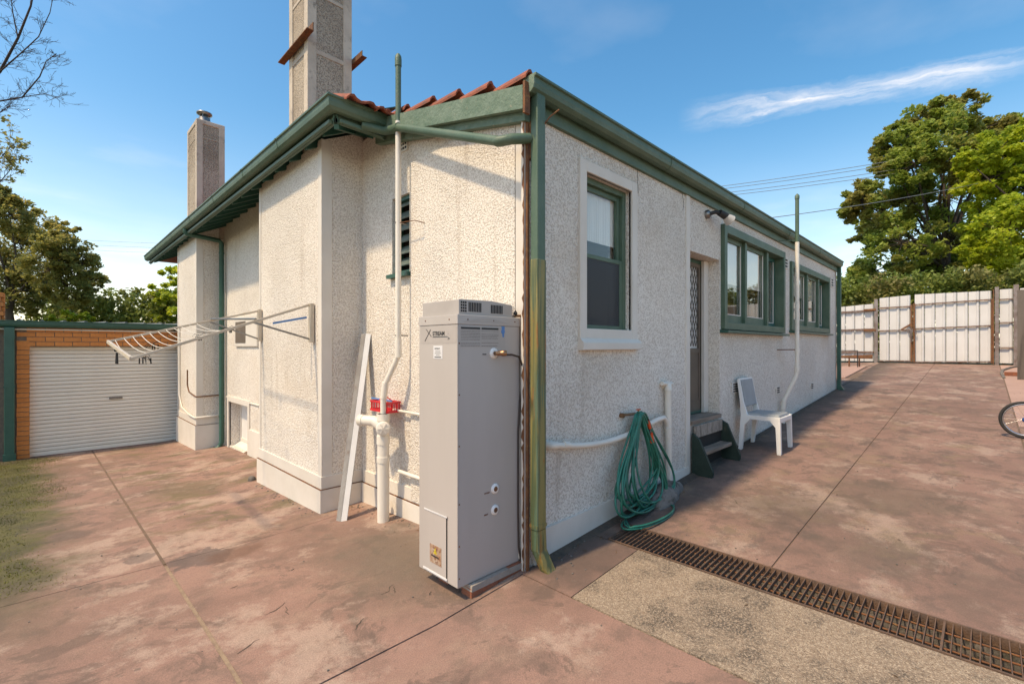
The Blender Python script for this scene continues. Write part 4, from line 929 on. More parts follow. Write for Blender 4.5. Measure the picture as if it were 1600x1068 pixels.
def clip_cluster(p, lab, seed):
    rr = random.Random(seed); p = Vector(p); b = MB()
    for k in range(7):
        a = rr.uniform(0, 6.28); d = Vector((math.cos(a)*.07, math.sin(a)*.07, rr.uniform(-.05, .03))); b.tube([p, p+d*.6+Vector((0, 0, .02)), p+d], .0028, 5)
    for k in range(3): q = p+Vector((rr.uniform(-.05, .05), rr.uniform(-.05, .05), -.05)); b.box(q.x-.004, q.x+.004, q.y-.006, q.y+.006, q.z+.0, q.z+.05)
    tag(b.build('clothes_pegs', 'dark'), lab, 'clothes pegs', 'dark peg clusters hanging on the clothesline')
clip_cluster((.62, 5.1, 1.50), 'dark peg cluster clipped at the front near corner of the clothesline', 1)
clip_cluster((.80, 6.0, 1.62), 'dark peg cluster hanging near the far end of the front cords', 2)
clip_cluster((1.15, 5.75, 1.71), 'dark peg cluster in the middle of the clothesline cords', 3)
clip_cluster((1.45, 5.9, 1.80), 'dark peg cluster on the cords nearest the wall', 4)
b = MB(); b.box(.50, .54, 6.0, 6.04, 1.55, 1.585); b.prism([(.51, 6.0, 1.52), (.51, 6.05, 1.43), (.51, 6.07, 1.43), (.51, 6.02, 1.54)], (.015, 0, 0)); b.prism([(.51, 6.0, 1.54), (.51, 5.96, 1.43), (.51, 5.94, 1.43), (.51, 5.98, 1.54)], (.015, 0, 0)); b.box(.51, .525, 5.96, 6.05, 1.46, 1.475)
tag(b.build('clothes_peg', 'black'), 'black A shaped peg hanging below the front bar of the clothesline', 'clothes peg')
tag(MB().bar((1.93, 4.93, 1.90), (1.62, 4.98, 1.83), .018, .02).build('blue_brush', 'blue'), 'slim blue plastic handle hooked on the clothesline near its wall plate', 'brush')

# ------------------------------------------------------------------ leaning channel, peg basket
mc = thing('metal_channel', 'long pale metal channel leaning in the corner beside the pipes', 'metal channel', (1.98, 4.25, -.05))
p = Vector((1.975, 4.25, -.055)); q = Vector((2.36, 4.50, 1.735)); d = (q-p).normalized()
def perp(v): v = Vector(v); return (v-d*v.dot(d)).normalized()
s1 = perp((.86, -.51, 0)); s2_ = perp((.1, .95, 0))
MB().prism([p, p+s1*.058, p+s1*.058+s2_*.004, p+s2_*.004], q-p).build('web', 'white_pl', mc)
MB().prism([p, p+s2_*.05-s1*.022, p+s2_*.05-s1*.018, p+s1*.004], q-p).build('flange', 'channel_shade', mc)
MB().prism([p+s1*.058, p+s1*.062+s2_*.035, p+s1*.058+s2_*.035, p+s1*.054], q-p).build('flange', 'channel_shade', mc)
bs = thing('peg_basket', 'small bright red plastic peg basket wedged behind the white pipes', 'basket', (2.31, 3.99, 1.0))
b = MB(); x0, x1, y0, y1 = 2.25, 2.385, 3.87, 4.19; zb, zt = .985, 1.075; e = .02
for (ax, ay, bx, by) in ((x0, y0, x1, y0), (x1, y0, x1, y1), (x1, y1, x0, y1), (x0, y1, x0, y0)):
    nn = 10 if abs(by-ay) > .2 else 5
    for k in range(nn):
        t = (k+.5)/nn; x = ax+(bx-ax)*t; y = ay+(by-ay)*t; b.bar((x, y, zb), (x, y, zt), .010 if ay != by else .010, .004, (1, 0, 0))
    b.bar((ax, ay, zt), (bx, by, zt), .012, .016); b.bar((ax, ay, zb+.008), (bx, by, zb+.008), .012, .02)
b.box(x0, x1, y0, y1, zb, zb+.006); b.build('basket_body', 'red', bs)
b = MB(); b.tube([(2.25, 4.03, 1.075), (2.27, 4.03, 1.11), (2.33, 4.03, 1.12), (2.385, 4.03, 1.08)], .006, 6); b.build('handle', 'red', bs)
tag(MB().bar((2.27, 4.20, 1.10), (2.33, 3.93, 1.085), .016, .012).build('blue_peg_strip', 'blue'), 'light blue plastic strip lying on the red peg basket', 'plastic strip')

# ------------------------------------------------------------------ tap and hose
tp = thing('garden_tap', 'brass garden tap on the side wall with an orange hose fitting', 'tap', (3.77, YW, 1.0))
MB().tube([(3.60, YW-.02, 1.0), (3.74, YW-.06, 1.0), (3.80, YW-.08, 1.0)], .012, 8).build('tap_body', 'brass', tp)
MB().tube([(3.60, YW+.0, .995), (3.60, YW-.035, .995)], .022, 10).build('wall_flange', 'brass', tp)
MB().tube([(3.77, YW-.08, 1.0), (3.77, YW-.08, 1.035)], .009, 8).build('tap_spindle', 'brass', tp); MB().bar((3.74, YW-.08, 1.037), (3.80, YW-.08, 1.037), .012, .01).build('tap_handle', 'orange_pl', tp)
hz = thing('garden_hose', 'long coiled green garden hose hanging from the tap to the ground', 'hose', (3.75, YW-.1, .1))
rr = random.Random(12); pts = []
NL = 17
for k in range(NL):
    w_ = (.30+.38*rr.random()); cx = 3.70+rr.uniform(-.06, .16); L_ = rr.uniform(.66, .88) if k % 3 == 0 else rr.uniform(.82, .90); yo = .03; dn = rr.uniform(.02, .11); ph = rr.uniform(-.5, .5)
    top = Vector((3.76+rr.uniform(-.02, .05), YW-.07-.012*(k % 5), 1.0+rr.uniform(-.02, .02)))
    for i in range(28):
        t = 2*math.pi*i/28; h_ = (1-math.cos(t))/2
        x = top.x+(cx-top.x)*h_+w_*math.sin(t+ph*h_)*(.16+.84*h_**1.3); z = top.z-L_*h_; y = top.y-dn*h_-.03*math.sin(3*t+k)*h_
        y = min(y, YW-.02)
        z = max(z, ground_z(x, y)+.012+.016*(k % 5))
        pts.append((x, y, z))
sm2 = []
for i in range(len(pts)-1):
    a, c = Vector(pts[i]), Vector(pts[i+1]); sm2 += [a, a.lerp(c, .5)]
for _ in range(2): sm2 = [sm2[0]]+[(sm2[i-1]+sm2[i]*2+sm2[i+1])/4 for i in range(1, len(sm2)-1)]+[sm2[-1]]
MB().tube(sm2, .0095, 7).build('hose_coil', 'hose', hz)
g0 = ground_z(3.7, 2); pts = []
for i in range(60):
    t = i/59*2*math.pi*1.8; r_ = .36+.03*math.sin(t*1.7); pts.append((3.70+r_*1.05*math.cos(t+2.2), 2.02+.13*math.sin(t+2.2), g0+.012+.010*(i//20)))
MB().tube([(3.40, 1.93, g0+.01), (3.33, 1.99, g0+.015)]+pts, .0085, 7).build('hose_tail', 'hose', hz)
b = MB(); b.tube([(3.86, YW-.12, .93), (3.885, YW-.13, .86)], .016, 10); b.tube([(3.90, YW-.13, .82), (3.92, YW-.13, .73)], [.017, .021], 10); b.build('hose_fitting', 'orange_pl', hz)
MB().tube([(3.865, YW-.12, .95), (3.89, YW-.125, .80)], .010, 8).build('hose_connector', 'rubber', hz)
# concrete lump behind the hose
b = MB(); rr = random.Random(7); nu, nv = 14, 7; vs = []
for i in range(nv):
    for j in range(nu):
        a = 2*math.pi*j/nu; e = i/(nv-1)*math.pi/2; k = 1+.22*math.sin(3*a+1)+rr.uniform(-.07, .07)
        vs.append((4.17+.42*k*math.cos(a)*math.cos(e), 2.15+.15*k*math.sin(a)*math.cos(e), .12+.17*math.sin(e)*(1+.10*math.sin(2*a))))
b.add(vs, [(i*nu+j, i*nu+(j+1) % nu, (i+1)*nu+(j+1) % nu, (i+1)*nu+j) for i in range(nv-1) for j in range(nu)], False)
tag(b.build('concrete_lump', 'rock'), 'rough grey lump of old concrete against the wall behind the hose', 'concrete lump')

# ------------------------------------------------------------------ timber steps
st = thing('timber_steps', 'small dark green timber step unit with worn tread below the back door', 'steps', (5.36, 2.2, .2))
for x in (4.985, 5.775):
    g_ = ground_z(x, 2.1)
    MB().prism([(x, YW-.025, g_), (x, 2.01, g_), (x, 2.0, g_+.06), (x, YW-.10, .60+(.08 if x > 5.5 else 0)), (x, YW-.025, .66+(.06 if x > 5.5 else 0))], (.04, 0, 0)).build('stringer', 'step_green', st, .003)
MB().box(5.026, 5.774, 2.09, YW-.026, .430, .468).build('tread', 'tread', st, .004)
MB().box(5.026, 5.774, YW-.05, YW-.026, .60, .732).build('riser', 'peeling', st, .003)
MB().box(5.026, 5.774, YW-.034, YW-.026, .469, .599).build('gap_shade', 'dark', st)  # flat dark sheets painting the shade in the open gaps around the tread
MB().box(5.026, 5.774, YW-.034, YW-.026, .2, .429).build('gap_shade', 'dark', st)

# ------------------------------------------------------------------ plastic chair
ch = thing('plastic_chair', 'white plastic chair with grey seat and back pads by the side wall', 'chair', (6.52, 1.95, ground_z(6.5, 1.95)))
cx, cy = 6.52, 1.95; gz = lambda x, y: ground_z(x, y)
seat_z = ground_z(6.52, 1.95)+.43
for sx_ in (-1, 1):
    x = cx+sx_*.225
    # front leg, curved inwards at the top
    b = MB(); b.prism([(x-.022, cy-.245, gz(x, cy)+.0), (x-.022, cy-.20, gz(x, cy)), (x-.022, cy-.185, seat_z-.12), (x-.022, cy-.13, seat_z-.055), (x-.022, cy-.13, seat_z-.01), (x-.022, cy-.235, seat_z-.01)], (.044, 0, 0)); b.build('leg', 'white_pl', ch, .008)
    b = MB(); b.prism([(x-.022, cy+.245, gz(x, cy)), (x-.022, cy+.205, gz(x, cy)), (x-.022, cy+.17, seat_z-.12), (x-.022, cy+.11, seat_z-.055), (x-.022, cy+.11, seat_z-.005), (x-.022, cy+.215, seat_z-.005)], (.044, 0, 0)); b.build('leg', 'white_pl', ch, .008)
    b = MB(); pr_ = [(cy+.135, seat_z-.01), (cy+.155, seat_z+.06), (cy+.185, seat_z+.16), (cy+.235, seat_z+.45), (cy+.262, seat_z+.45), (cy+.225, seat_z+.16), (cy+.215, seat_z-.01)]
    b.prism([(x-.017, a, e_) for a, e_ in pr_], (.034, 0, 0)); b.build('back_post', 'white_pl', ch, .007)
    MB().prism([(x-.02, cy-.235, seat_z-.045), (x-.02, cy+.20, seat_z-.045), (x-.02, cy+.20, seat_z+.004), (x-.02, cy-.235, seat_z+.004)], (.04, 0, 0)).build('side_rail', 'white_pl', ch, .008)
MB().box(cx-.21, cx+.21, cy-.236, cy-.205, seat_z-.06, seat_z-.002).build('front_rail', 'white_pl', ch, .006)
MB().box(cx-.21, cx+.21, cy+.175, cy+.20, seat_z-.055, seat_z-.01).build('rear_rail', 'white_pl', ch, .006)
MB().box(cx-.205, cx+.205, cy-.215, cy+.17, seat_z-.015, seat_z+.03).build('seat_pad', 'cushion', ch, .016)
b = MB(); b.prism([(cx-.205, cy+.165, seat_z+.10), (cx-.205, cy+.225, seat_z+.44), (cx-.205, cy+.252, seat_z+.44), (cx-.205, cy+.20, seat_z+.10)], (.41, 0, 0)); b.build('back_pad', 'cushion', ch, .012)
MB().box(cx-.21, cx+.21, cy+.232, cy+.262, seat_z+.425, seat_z+.455).build('top_rail', 'white_pl', ch, .008)

# ------------------------------------------------------------------ garage
YG = 11.88
ga = thing('garage', 'orange brick garage with cream roller door and green gutter in the rear corner', 'garage', (1, YG, -.4))
zg = ground_z(0, YG)
X0, X1, ZT = -.16, 2.22, 1.60
brick = boxmesh('brick', 'brick', .228, .10, .074, .004)
hbrick = boxmesh('brick', 'brick', .155, .10, .074, .004)
MB().box(-.315, -.165, YG+.012, YG+.22, -.6, 1.6).build('jamb_wall', 'mortar', ga)
MB().box(-.56, -.316, YG+.06, YG+.22, -.6, 1.95).build('jamb_wall', 'mortar', ga)
MB().box(-.315, 2.62, YG+.012, YG+.22, 1.6, 1.95).build('lintel_wall', 'mortar', ga)
MB().box(2.225, 2.62, YG+.012, YG+.22, -.6, 1.6).build('jamb_wall', 'mortar', ga)
nrow = 25
for r in range(nrow):
    z = zg+.02+r*.0835
    inst(hbrick, 'brick', ga, (-.237+rs.uniform(-.004, .004), YG+.052, z))
    if r % 2: inst(hbrick, 'brick', ga, (2.31, YG+.052, z))
for r in range(4):
    for i in range(12):
        inst(brick, 'brick', ga, (-.20+i*.239+(.12 if r % 2 else 0), YG+.052+rs.uniform(-.003, .003), 1.645+r*.0835))
MB().box(-.3, 2.6, YG+.22, YG+.23, -.6, 1.95).build('backing_wall', 'dark', ga)
MB().box(-.32, -.3, YG+.2, YG+6, -.6, 1.95).build('side_wall', 'mortar', ga); MB().box(2.6, 2.62, YG+.2, YG+6, -.6, 1.95).build('side_wall', 'mortar', ga)
rdv = MB().box(X0, X1, YG+.14, YG+.15, zg-.02, 1.60).build('roller_door', 'door_brown', ga)
ns = 28; hh = (1.60-zg)/ns
slat = MB().prism([(X0, 0, 0), (X0, -.018, .006), (X0, -.018, hh*.60), (X0, -.010, hh*.72), (X0, -.009, hh*.86), (X0, 0, hh*.92)], (X1-X0, 0, 0)).mesh('door_slat', 'roller')
for i in range(ns): inst(slat, 'door_slat', rdv, (0, YG+.14, zg+i*hh))
MB().box(X0, X1, YG+.11, YG+.14, zg-.02, zg+.035).build('bottom_rail', 'roller', rdv)
MB().box(.92, 1.12, YG+.105, YG+.122, .57, .62).build('handle', 'steel', rdv)
MB().box(X0-.02, X1+.05, YG-.05, YG+.2, zg-.10, zg-.005).build('threshold', simple('red_oxide_concrete', (.13, .05, .04), (.09, .04, .035), 5, .9), ga)
gg = MB().prism([(-1.2, YG-.02-o, zz) for o, zz in gutter_prof(0, 2.05)], (3.9, 0, 0)).build('gutter', 'green_dark', ga)
MB().box(-1.2, 2.7, YG-.02, YG+.005, 1.93, 2.045).build('fascia', 'green_dark', ga)
MB().tube([(-1.2, YG-.03, 1.90), (2.3, YG-.03, 1.90)], .014, 6).build('conduit', 'pvc', ga)
b = MB(); 
for i in range(14): x = -1.2+i*.29; b.prism([(x, YG-.08, 2.045), (x+.03, YG-.08, 2.075), (x+.05, YG-.08, 2.075), (x+.08, YG-.08, 2.045)], (0, 6.2, .20))
b.add([(-1.2, YG-.08, 2.048), (2.7, YG-.08, 2.048), (2.7, YG+6.1, 2.25), (-1.2, YG+6.1, 2.25)], [(0, 1, 2, 3)]); b.build('sheet_roof', 'sheet_roof', ga)
gd = MB().box(-.46, -.335, YG-.14, YG-.03, zg, 1.93).build('downpipe', 'green_dark', ga, .008)
MB().box(-.475, -.32, YG-.155, YG-.025, zg-.03, zg+.12).build('shoe', 'green_dark', gd)
for z in (.9, 1.75): MB().box(-.468, -.328, YG-.148, YG-.03, z, z+.03).build('pipe_clip', 'green_dark', gd)
bp = thing('brick_pillar', 'short orange brick pillar rising above the garage roof at the far left', 'brick pillar', (-.72, 12.6, 0))
MB().box(-.93, -.52, 12.42, 12.78, -.6, 2.50).build('core', 'mortar', bp)
for r in range(7):
    for i in range(2): inst(brick, 'brick', bp, (-.84+i*.232-(.03 if r % 2 else 0), 12.41, 2.02+r*.0835))
    inst(brick, 'brick', bp, (-.53, 12.58, 2.02+r*.0835), (0, 0, math.pi/2))
b = thing('dark_fence', 'dark brown paling fence beside the left end of the garage', 'fence', (-1.4, 12, -.4))
pal = boxmesh('paling', simple('dark_stained_timber', (.045, .03, .022), (.03, .02, .015), 4, .9, per=.4), .11, .02, 1.95)
for i in range(16): inst(pal, 'paling', b, (-.56-i*.118, 11.98+(.012 if i % 2 else 0), .55))
MB().box(-2.5, -.5, 12.0, 12.04, 1.2, 1.27).build('rail', 'timber', b)
# small stones and litter by walls
for (x, y, z_, s_, lab) in ((1.93, 6.72, -.13, .05, 'small grey broken brick piece at the far foot of the near pier'),):
    tag(MB().lathe((x, y, z_), (0, 0, 1), [(s_*.9, -.04), (s_, 0), (s_*.8, .03), (s_*.3, .045)], 7).build('rubble', 'rock'), lab, 'rubble')
b = MB(); rr = random.Random(8)
for k in range(150):
    q = rr.random()
    if q < .35: x, y = rr.uniform(2.55, 4.9), 2.22-abs(rr.gauss(0, .05))
    elif q < .6: x, y = 2.36-abs(rr.gauss(0, .06)), rr.uniform(2.75, 4.55)
    elif q < .7: x, y = rr.uniform(2.4, 2.75), rr.uniform(1.9, 2.2)
    elif q < .85: x, y = rr.uniform(5.9, 12.2), 2.22-abs(rr.gauss(0, .04))
    else: x, y = 1.92-abs(rr.gauss(0, .04)), rr.uniform(4.6, 6.6)
    s_ = rr.uniform(.002, .008); b.box(x-s_, x+s_*rr.uniform(.6, 1.3), y-s_, y+s_*rr.uniform(.5, 1.2), ground_z(x, y), ground_z(x, y)+s_)
for k in range(420):
    x, y = (rr.uniform(-1.5, 2.3), rr.uniform(.5, 11.5)) if rr.random() < .45 else (rr.uniform(3.5, 16), rr.uniform(-.3, 2.2))
    s_ = rr.uniform(.0015, .005); b.box(x-s_, x+s_*rr.uniform(.6, 1.3), y-s_, y+s_, ground_z(x, y), ground_z(x, y)+s_+.002)
b.build('grit', 'rock', kind='stuff')
pts_ = []; rr = random.Random(31)
for k in range(190):
    q = rr.random()
    if q < .3: x, y = rr.uniform(2.6, 4.9), 2.2-abs(rr.gauss(0, .10))
    elif q < .42: x, y = rr.uniform(3.15, 3.45), rr.uniform(-1, 2)
    elif q < .55: x, y = 2.35-abs(rr.gauss(0, .12)), rr.uniform(2.8, 4.55)
    elif q < .68: x, y = rr.uniform(5.9, 12.2), 2.2-abs(rr.gauss(0, .07))
    elif q < .8: x, y = rr.uniform(7.5, 14), -.38+rr.gauss(0, .12)
    elif q < .9: x, y = rr.uniform(-.2, 2.3), 11.7-abs(rr.gauss(0, .15))
    else: x, y = rr.uniform(-1, 8), rr.uniform(-.5, 2.0)
    pts_.append((x, y))
b = MB()
for x, y in pts_:
    a = rr.uniform(0, 6.28); l = rr.uniform(.006, .020); c_, s_ = math.cos(a)*l, math.sin(a)*l; z_ = ground_z(x, y)+.004
    b.add([(x-c_, y-s_, z_), (x+s_*.4, y-c_*.4, z_+.005), (x+c_, y+s_, z_+.003), (x-s_*.4, y+c_*.4, z_+.001)], [(0, 1, 2, 3)])
b.build('leaf_litter', simple('dry_leaf', (.16, .09, .045), (.09, .055, .03), 30, .9), kind='stuff')
# soil seam at the foot of the side wall
b = MB(); rr = random.Random(18); pr = []
for i in range(60):
    x = 2.5+i*.1646; g_ = ground_z(x, 2.2); wd_ = .03+.07*rr.random()*(1 if x < 6 else .5)
    pr.append(((x, YW-.02, g_+.025), (x, YW-.02-wd_, g_+.001)))
vs = [p for a in pr for p in a]; b.add(vs, [(2*i, 2*i+1, 2*i+3, 2*i+2) for i in range(59)], True); b.build('soil', 'dirt', kind='stuff')

# ------------------------------------------------------------------ sheet metal fence and gates
FX = 19.05
def sheet_run(parent, y0, y1, zb0, zb1, zt0, zt1, x=FX, pitch=.245):
    n = max(1, round((y1-y0)/pitch)); w_ = (y1-y0)/n
    for i in range(n):
        a = y0+i*w_; t0 = i/n; t1 = (i+1)/n; zb = lambda t: zb0+(zb1-zb0)*t; zt = lambda t: zt0+(zt1-zt0)*t
        b = MB(); pts = [(.006, 0), (.03*w_/.24, -.034), (.055*w_/.24, -.034), (.085*w_/.24, 0), (w_-.006, 0)]
        vs = []
        for s_, dx in pts: t = t0+(t1-t0)*s_/w_; vs += [(x+dx, a+s_, zb(t)), (x+dx, a+s_, zt(t)), (x+dx+.004, a+s_, zb(t)), (x+dx+.004, a+s_, zt(t))]
        fs = []
        for k in range(4): o = 4*k; fs += [(o, o+4, o+5, o+1), (o+2, o+3, o+7, o+6), (o+1, o+5, o+7, o+3)]
        b.add(vs, fs); b.build('metal_sheet', 'fence_white', parent)
zf = lambda y: 1.085
fn = thing('sheet_metal_fence', 'white ribbed sheet metal fence on rusty rails left of the gates', 'fence', (FX, 4, 1.08))
sheet_run(fn, 2.47, 7.0, 1.12, 1.12, 2.98, 2.72)
for z_ in (1.42, 2.10, 2.70): MB().bar((FX-.05, 2.42, z_+(.06 if z_ > 2 else 0)), (FX-.05, 7.0, z_-.02), .05, .05).build('rail', 'fence_steel', fn)
MB().box(FX-.11, FX-.03, 2.36, 2.45, 1.0, 3.12).build('post', 'fence_post', fn)
for z_ in (2.12, 2.78): MB().box(FX-.13, FX-.03, 2.40, 2.72, z_-.03, z_+.035).build('bracket', 'rust', fn)
MB().box(FX+.01, FX+.02, -7, 7, 1.1, 2.9).build('backing_paper', 'fence_steel', fn) if False else None
g1 = thing('narrow_gate', 'narrow white sheet metal gate leaf with diagonal rusty brace', 'gate', (FX, 2, 1.1))
sheet_run(g1, 1.56, 2.33, 1.13, 1.12, 3.19, 3.15)
for z_ in (1.14, 2.10, 2.83): MB().bar((FX-.05, 1.53, z_+.01), (FX-.05, 2.34, z_), .035, .035).build('rail', 'fence_steel', g1)
MB().box(FX-.075, FX-.03, 1.51, 1.56, 1.12, 2.9).build('stile', 'rust', g1); MB().bar((FX-.06, 1.56, 2.28), (FX-.06, 1.78, 2.12), .05, .02, (1, 0, 0)).build('brace', 'rust', g1)
g2 = thing('wide_gate', 'wide white sheet metal gate leaf on rusty frame chained to the narrow one', 'gate', (FX, .6, 1.1))
sheet_run(g2, -.20, 1.47, 1.13, 1.13, 3.18, 3.20)
for z_ in (1.14, 2.16, 2.90): MB().bar((FX-.05, -.22, z_+.03), (FX-.05, 1.49, z_-.02), .035, .035).build('rail', 'fence_steel', g2)
for y in (-.21, 1.47): MB().box(FX-.075, FX-.03, y-.02, y+.025, 1.12, 2.93).build('stile', 'rust', g2)
b = MB(); rr = random.Random(2)
for k in range(9): p = Vector((FX-.11, 1.52+rr.uniform(-.1, .12), 2.12+rr.uniform(-.03, .05))); b.tube([p, p+Vector((0, rr.uniform(-.07, .07), -.05)), p+Vector((0, rr.uniform(-.04, .04), -.12))], .009, 5)
for k in range(7): z_ = 2.05-k*.045; b.tube([(FX-.12, 1.50, z_), (FX-.11, 1.55, z_-.02), (FX-.12, 1.52, z_-.045)], .009, 5)
tag(b.build('chain', 'fence_post'), 'pale tangled chain holding the two gate leaves together', 'chain')
f2 = thing('sheet_metal_fence', 'short white sheet metal fence panel between gate post and timber paling fence', 'fence', (FX, -.5, 1.1))
MB().box(FX-.11, FX-.03, -.34, -.26, 1.05, 3.27).build('post', 'fence_post', f2); MB().box(FX-.12, FX-.03, -.245, -.22, 1.1, 3.2).build('hinge_stile', 'rust', f2)
sheet_run(f2, -.62, -.35, 1.13, 1.13, 3.20, 3.20); MB().box(FX-.12, FX-.02, -.72, -.62, 1.0, 3.3).build('post', 'fence_post', f2)
sheet_run(f2, -7.0, -.74, 1.13, 1.13, 3.22, 3.20)
for z_ in (1.55, 2.25, 2.90): MB().box(FX-.07, FX-.03, -.62, -.35, z_, z_+.03).build('rail', 'fence_steel', f2)
pf = thing('paling_fence', 'grey weathered upright timber palings at the right edge of the driveway', 'fence', (15.5, -1, .86))
pl = boxmesh('paling', 'timber', .025, .13, 2.02)
for i in range(14): inst(pl, 'paling', pf, (15.5+(.02 if i % 2 else 0), -.63-i*.137, .86+1.0-(0 if i else .0)))
MB().box(15.54, 15.60, -2.6, -.56, 1.3, 1.38).build('rail', 'timber', pf); MB().box(15.54, 15.60, -2.6, -.56, 2.3, 2.38).build('rail', 'timber', pf)
tag(inst(boxmesh('loose_brick', 'brick_red', .11, .23, .075), 'loose_brick', None, (16.3, -.50, ground_z(16.3, 0)+.04)) if False else MB().box(16.2, 16.31, -.62, -.38, ground_z(16.2, 0), ground_z(16.2, 0)+.09).build('loose_brick', 'brick_red', None, .004), 'single orange red brick lying at the driveway edge before the palings', 'brick')
# kerb curve
b = MB(); pts = [(15.6, -.36), (16.6, -.34), (17.4, -.38), (18.2, -.55), (18.9, -.85)]
for p, q in zip(pts, pts[1:]): b.bar((p[0], p[1], ground_z(p[0], 0)+.01), (q[0], q[1], ground_z(q[0], 0)+.01), .05, .05)
b.build('kerb', 'rock', paving)
# rack behind the far corner of the house
rk = thing('metal_rack', 'low rusty metal rack of sticks beyond the far end of the house', 'rack', (16.9, 3.1, ground_z(17, 0)))
g_ = ground_z(17, 0); b = MB()
for y in (2.62, 3.3): b.tube([(17.2, y, g_), (17.2, y, g_+.52)], .013, 6)
b.tube([(17.2, 2.62, g_+.52), (17.2, 3.3, g_+.52)], .013, 6); b.build('frame', 'rubber', rk)
for k in range(5): MB().tube([(17.5, 2.3, g_+.30+.02*k), (17.4, 4.5, g_+.33-.02*k)], .025, 6).build('stick', 'rust', rk)
b = MB()
for k in range(6): b.tube([(17.35, 2.6+k*.25, g_), (17.35, 2.6+k*.25, g_+.3)], .02, 6)
b.build('supports', 'rust', rk)

# ------------------------------------------------------------------ bicycle
bx_, gy_ = 8.73, 0; gb = ground_z(8.73, 0)
bi = thing('bicycle', 'small bicycle with pale rims and blue hub at the right edge of the driveway', 'bicycle', (8.73, -.8, gb))
def wheel(yc, lab=None):
    r_ = .235; c = (bx_, yc, gb+r_)
    circ = lambda rad: [(bx_, yc+rad*math.cos(2*math.pi*i/40), gb+r_+rad*math.sin(2*math.pi*i/40)) for i in range(40)]
    wh_ = MB().tube(circ(r_-.018), .018, 8, True).build('tyre', 'rubber', bi)
    MB().tube(circ(r_-.040), .011, 6, True).build('rim', 'chrome', wh_)
    MB().lathe((bx_-.04, yc, gb+r_), (1, 0, 0), [(.012, 0), (.028, .01), (.018, .02), (.018, .06), (.028, .07), (.012, .08)], 12).build('hub', 'bike_blue', wh_)
    b = MB()
    for k in range(16): a = 2*math.pi*k/16; b.tube([(bx_+(.025 if k % 2 else -.025), yc+.02*math.cos(a+.6), gb+r_+.02*math.sin(a+.6)), (bx_, yc+(r_-.045)*math.cos(a), gb+r_+(r_-.045)*math.sin(a))], .0016, 4)
    b.build('spokes', 'chrome', wh_)
wheel(-.385); wheel(-1.22)
b = MB(); hb = (bx_, -1.10, gb+.66); bbk = (bx_, -.80, gb+.24); sp0 = (bx_, -.66, gb+.58)
b.tube([sp0, bbk], .014, 8); b.tube([(bx_, -1.08, gb+.60), bbk], .017, 8); b.tube([(bx_, -1.09, gb+.63), sp0], .014, 8); b.tube([(bx_, -1.08, gb+.68), (bx_, -1.16, gb+.45)], .016, 8)
b.tube([(bx_-.04, -.385, gb+.235), (bx_-.02, -.66, gb+.54)], .009, 6); b.tube([(bx_+.04, -.385, gb+.235), (bx_+.02, -.66, gb+.54)], .009, 6)
b.tube([(bx_-.04, -.385, gb+.235), (bx_-.02, -.80, gb+.24)], .009, 6); b.tube([(bx_+.04, -.385, gb+.235), (bx_+.02, -.80, gb+.24)], .009, 6)
b.tube([(bx_-.04, -1.22, gb+.235), (bx_-.03, -1.16, gb+.46)], .010, 6); b.tube([(bx_+.04, -1.22, gb+.235), (bx_+.03, -1.16, gb+.46)], .010, 6); b.build('frame', 'bike_blue', bi)
MB().tube([(bx_, -.66, gb+.58), (bx_, -.64, gb+.68)], .012, 8).build('seat_post', 'chrome', bi)
b = MB(); b.prism([(bx_-.07, -.54, gb+.68), (bx_+.07, -.54, gb+.68), (bx_+.02, -.78, gb+.68), (bx_-.02, -.78, gb+.68)], (0, 0, .045)); b.build('saddle', 'rubber', bi, .015)
b = MB(); b.tube([(bx_, -1.07, gb+.68), (bx_, -1.06, gb+.80)], .012, 8); b.tube([(bx_-.26, -1.0, gb+.86), (bx_-.1, -1.07, gb+.80), (bx_+.1, -1.07, gb+.80), (bx_+.26, -1.0, gb+.86)], .011, 8); b.build('handlebar', 'chrome', bi)
b = MB(); b.lathe((bx_-.06, -.80, gb+.24), (1, 0, 0), [(.07, 0), (.07, .006)], 18); b.bar((bx_-.08, -.80, gb+.24), (bx_-.08, -.92, gb+.15), .012, .018, (1, 0, 0)); b.bar((bx_+.06, -.80, gb+.24), (bx_+.06, -.68, gb+.33), .012, .018, (1, 0, 0)); b.build('crank', 'chrome', bi)
b = MB(); b.box(bx_-.17, bx_-.08, -.96, -.89, gb+.14, gb+.16); b.box(bx_+.07, bx_+.16, -.71, -.64, gb+.33, gb+.35); b.build('pedal', 'rubber', bi)
MB().box(bx_-.03, bx_+.03, -.52, -.44, gb+.36, gb+.40).build('reflector', 'red', bi)

# ------------------------------------------------------------------ vegetation
def leaf_mesh(name, clusters, per, size, seed, mt, flat=.5):
    r = np.random.default_rng(seed); P = []
    for (c, rad, wgt) in clusters:
        n = max(6, int(per*wgt)); d = r.normal(size=(n, 3)); d /= np.linalg.norm(d, axis=1)[:, None]
        rr_ = rad*(r.random(n)**.45)[:, None]; q = d*rr_; q[:, 2] *= .75; P.append(np.array(c)+q)
    P = np.concatenate(P); n = len(P)
    nr = r.normal(size=(n, 3)); nr[:, 2] = np.abs(nr[:, 2])+flat; nr /= np.linalg.norm(nr, axis=1)[:, None]
    t = np.cross(nr, r.normal(size=(n, 3))); t /= np.linalg.norm(t, axis=1)[:, None]; bt = np.cross(nr, t)
    s = size*(.6+.8*r.random(n))[:, None]
    V_ = np.empty((n, 4, 3)); V_[:, 0] = P-t*s*.5; V_[:, 1] = P+bt*s*.30-nr*s*.08; V_[:, 2] = P+t*s*.5; V_[:, 3] = P-bt*s*.30-nr*s*.08
    return V_.reshape(-1, 3), n
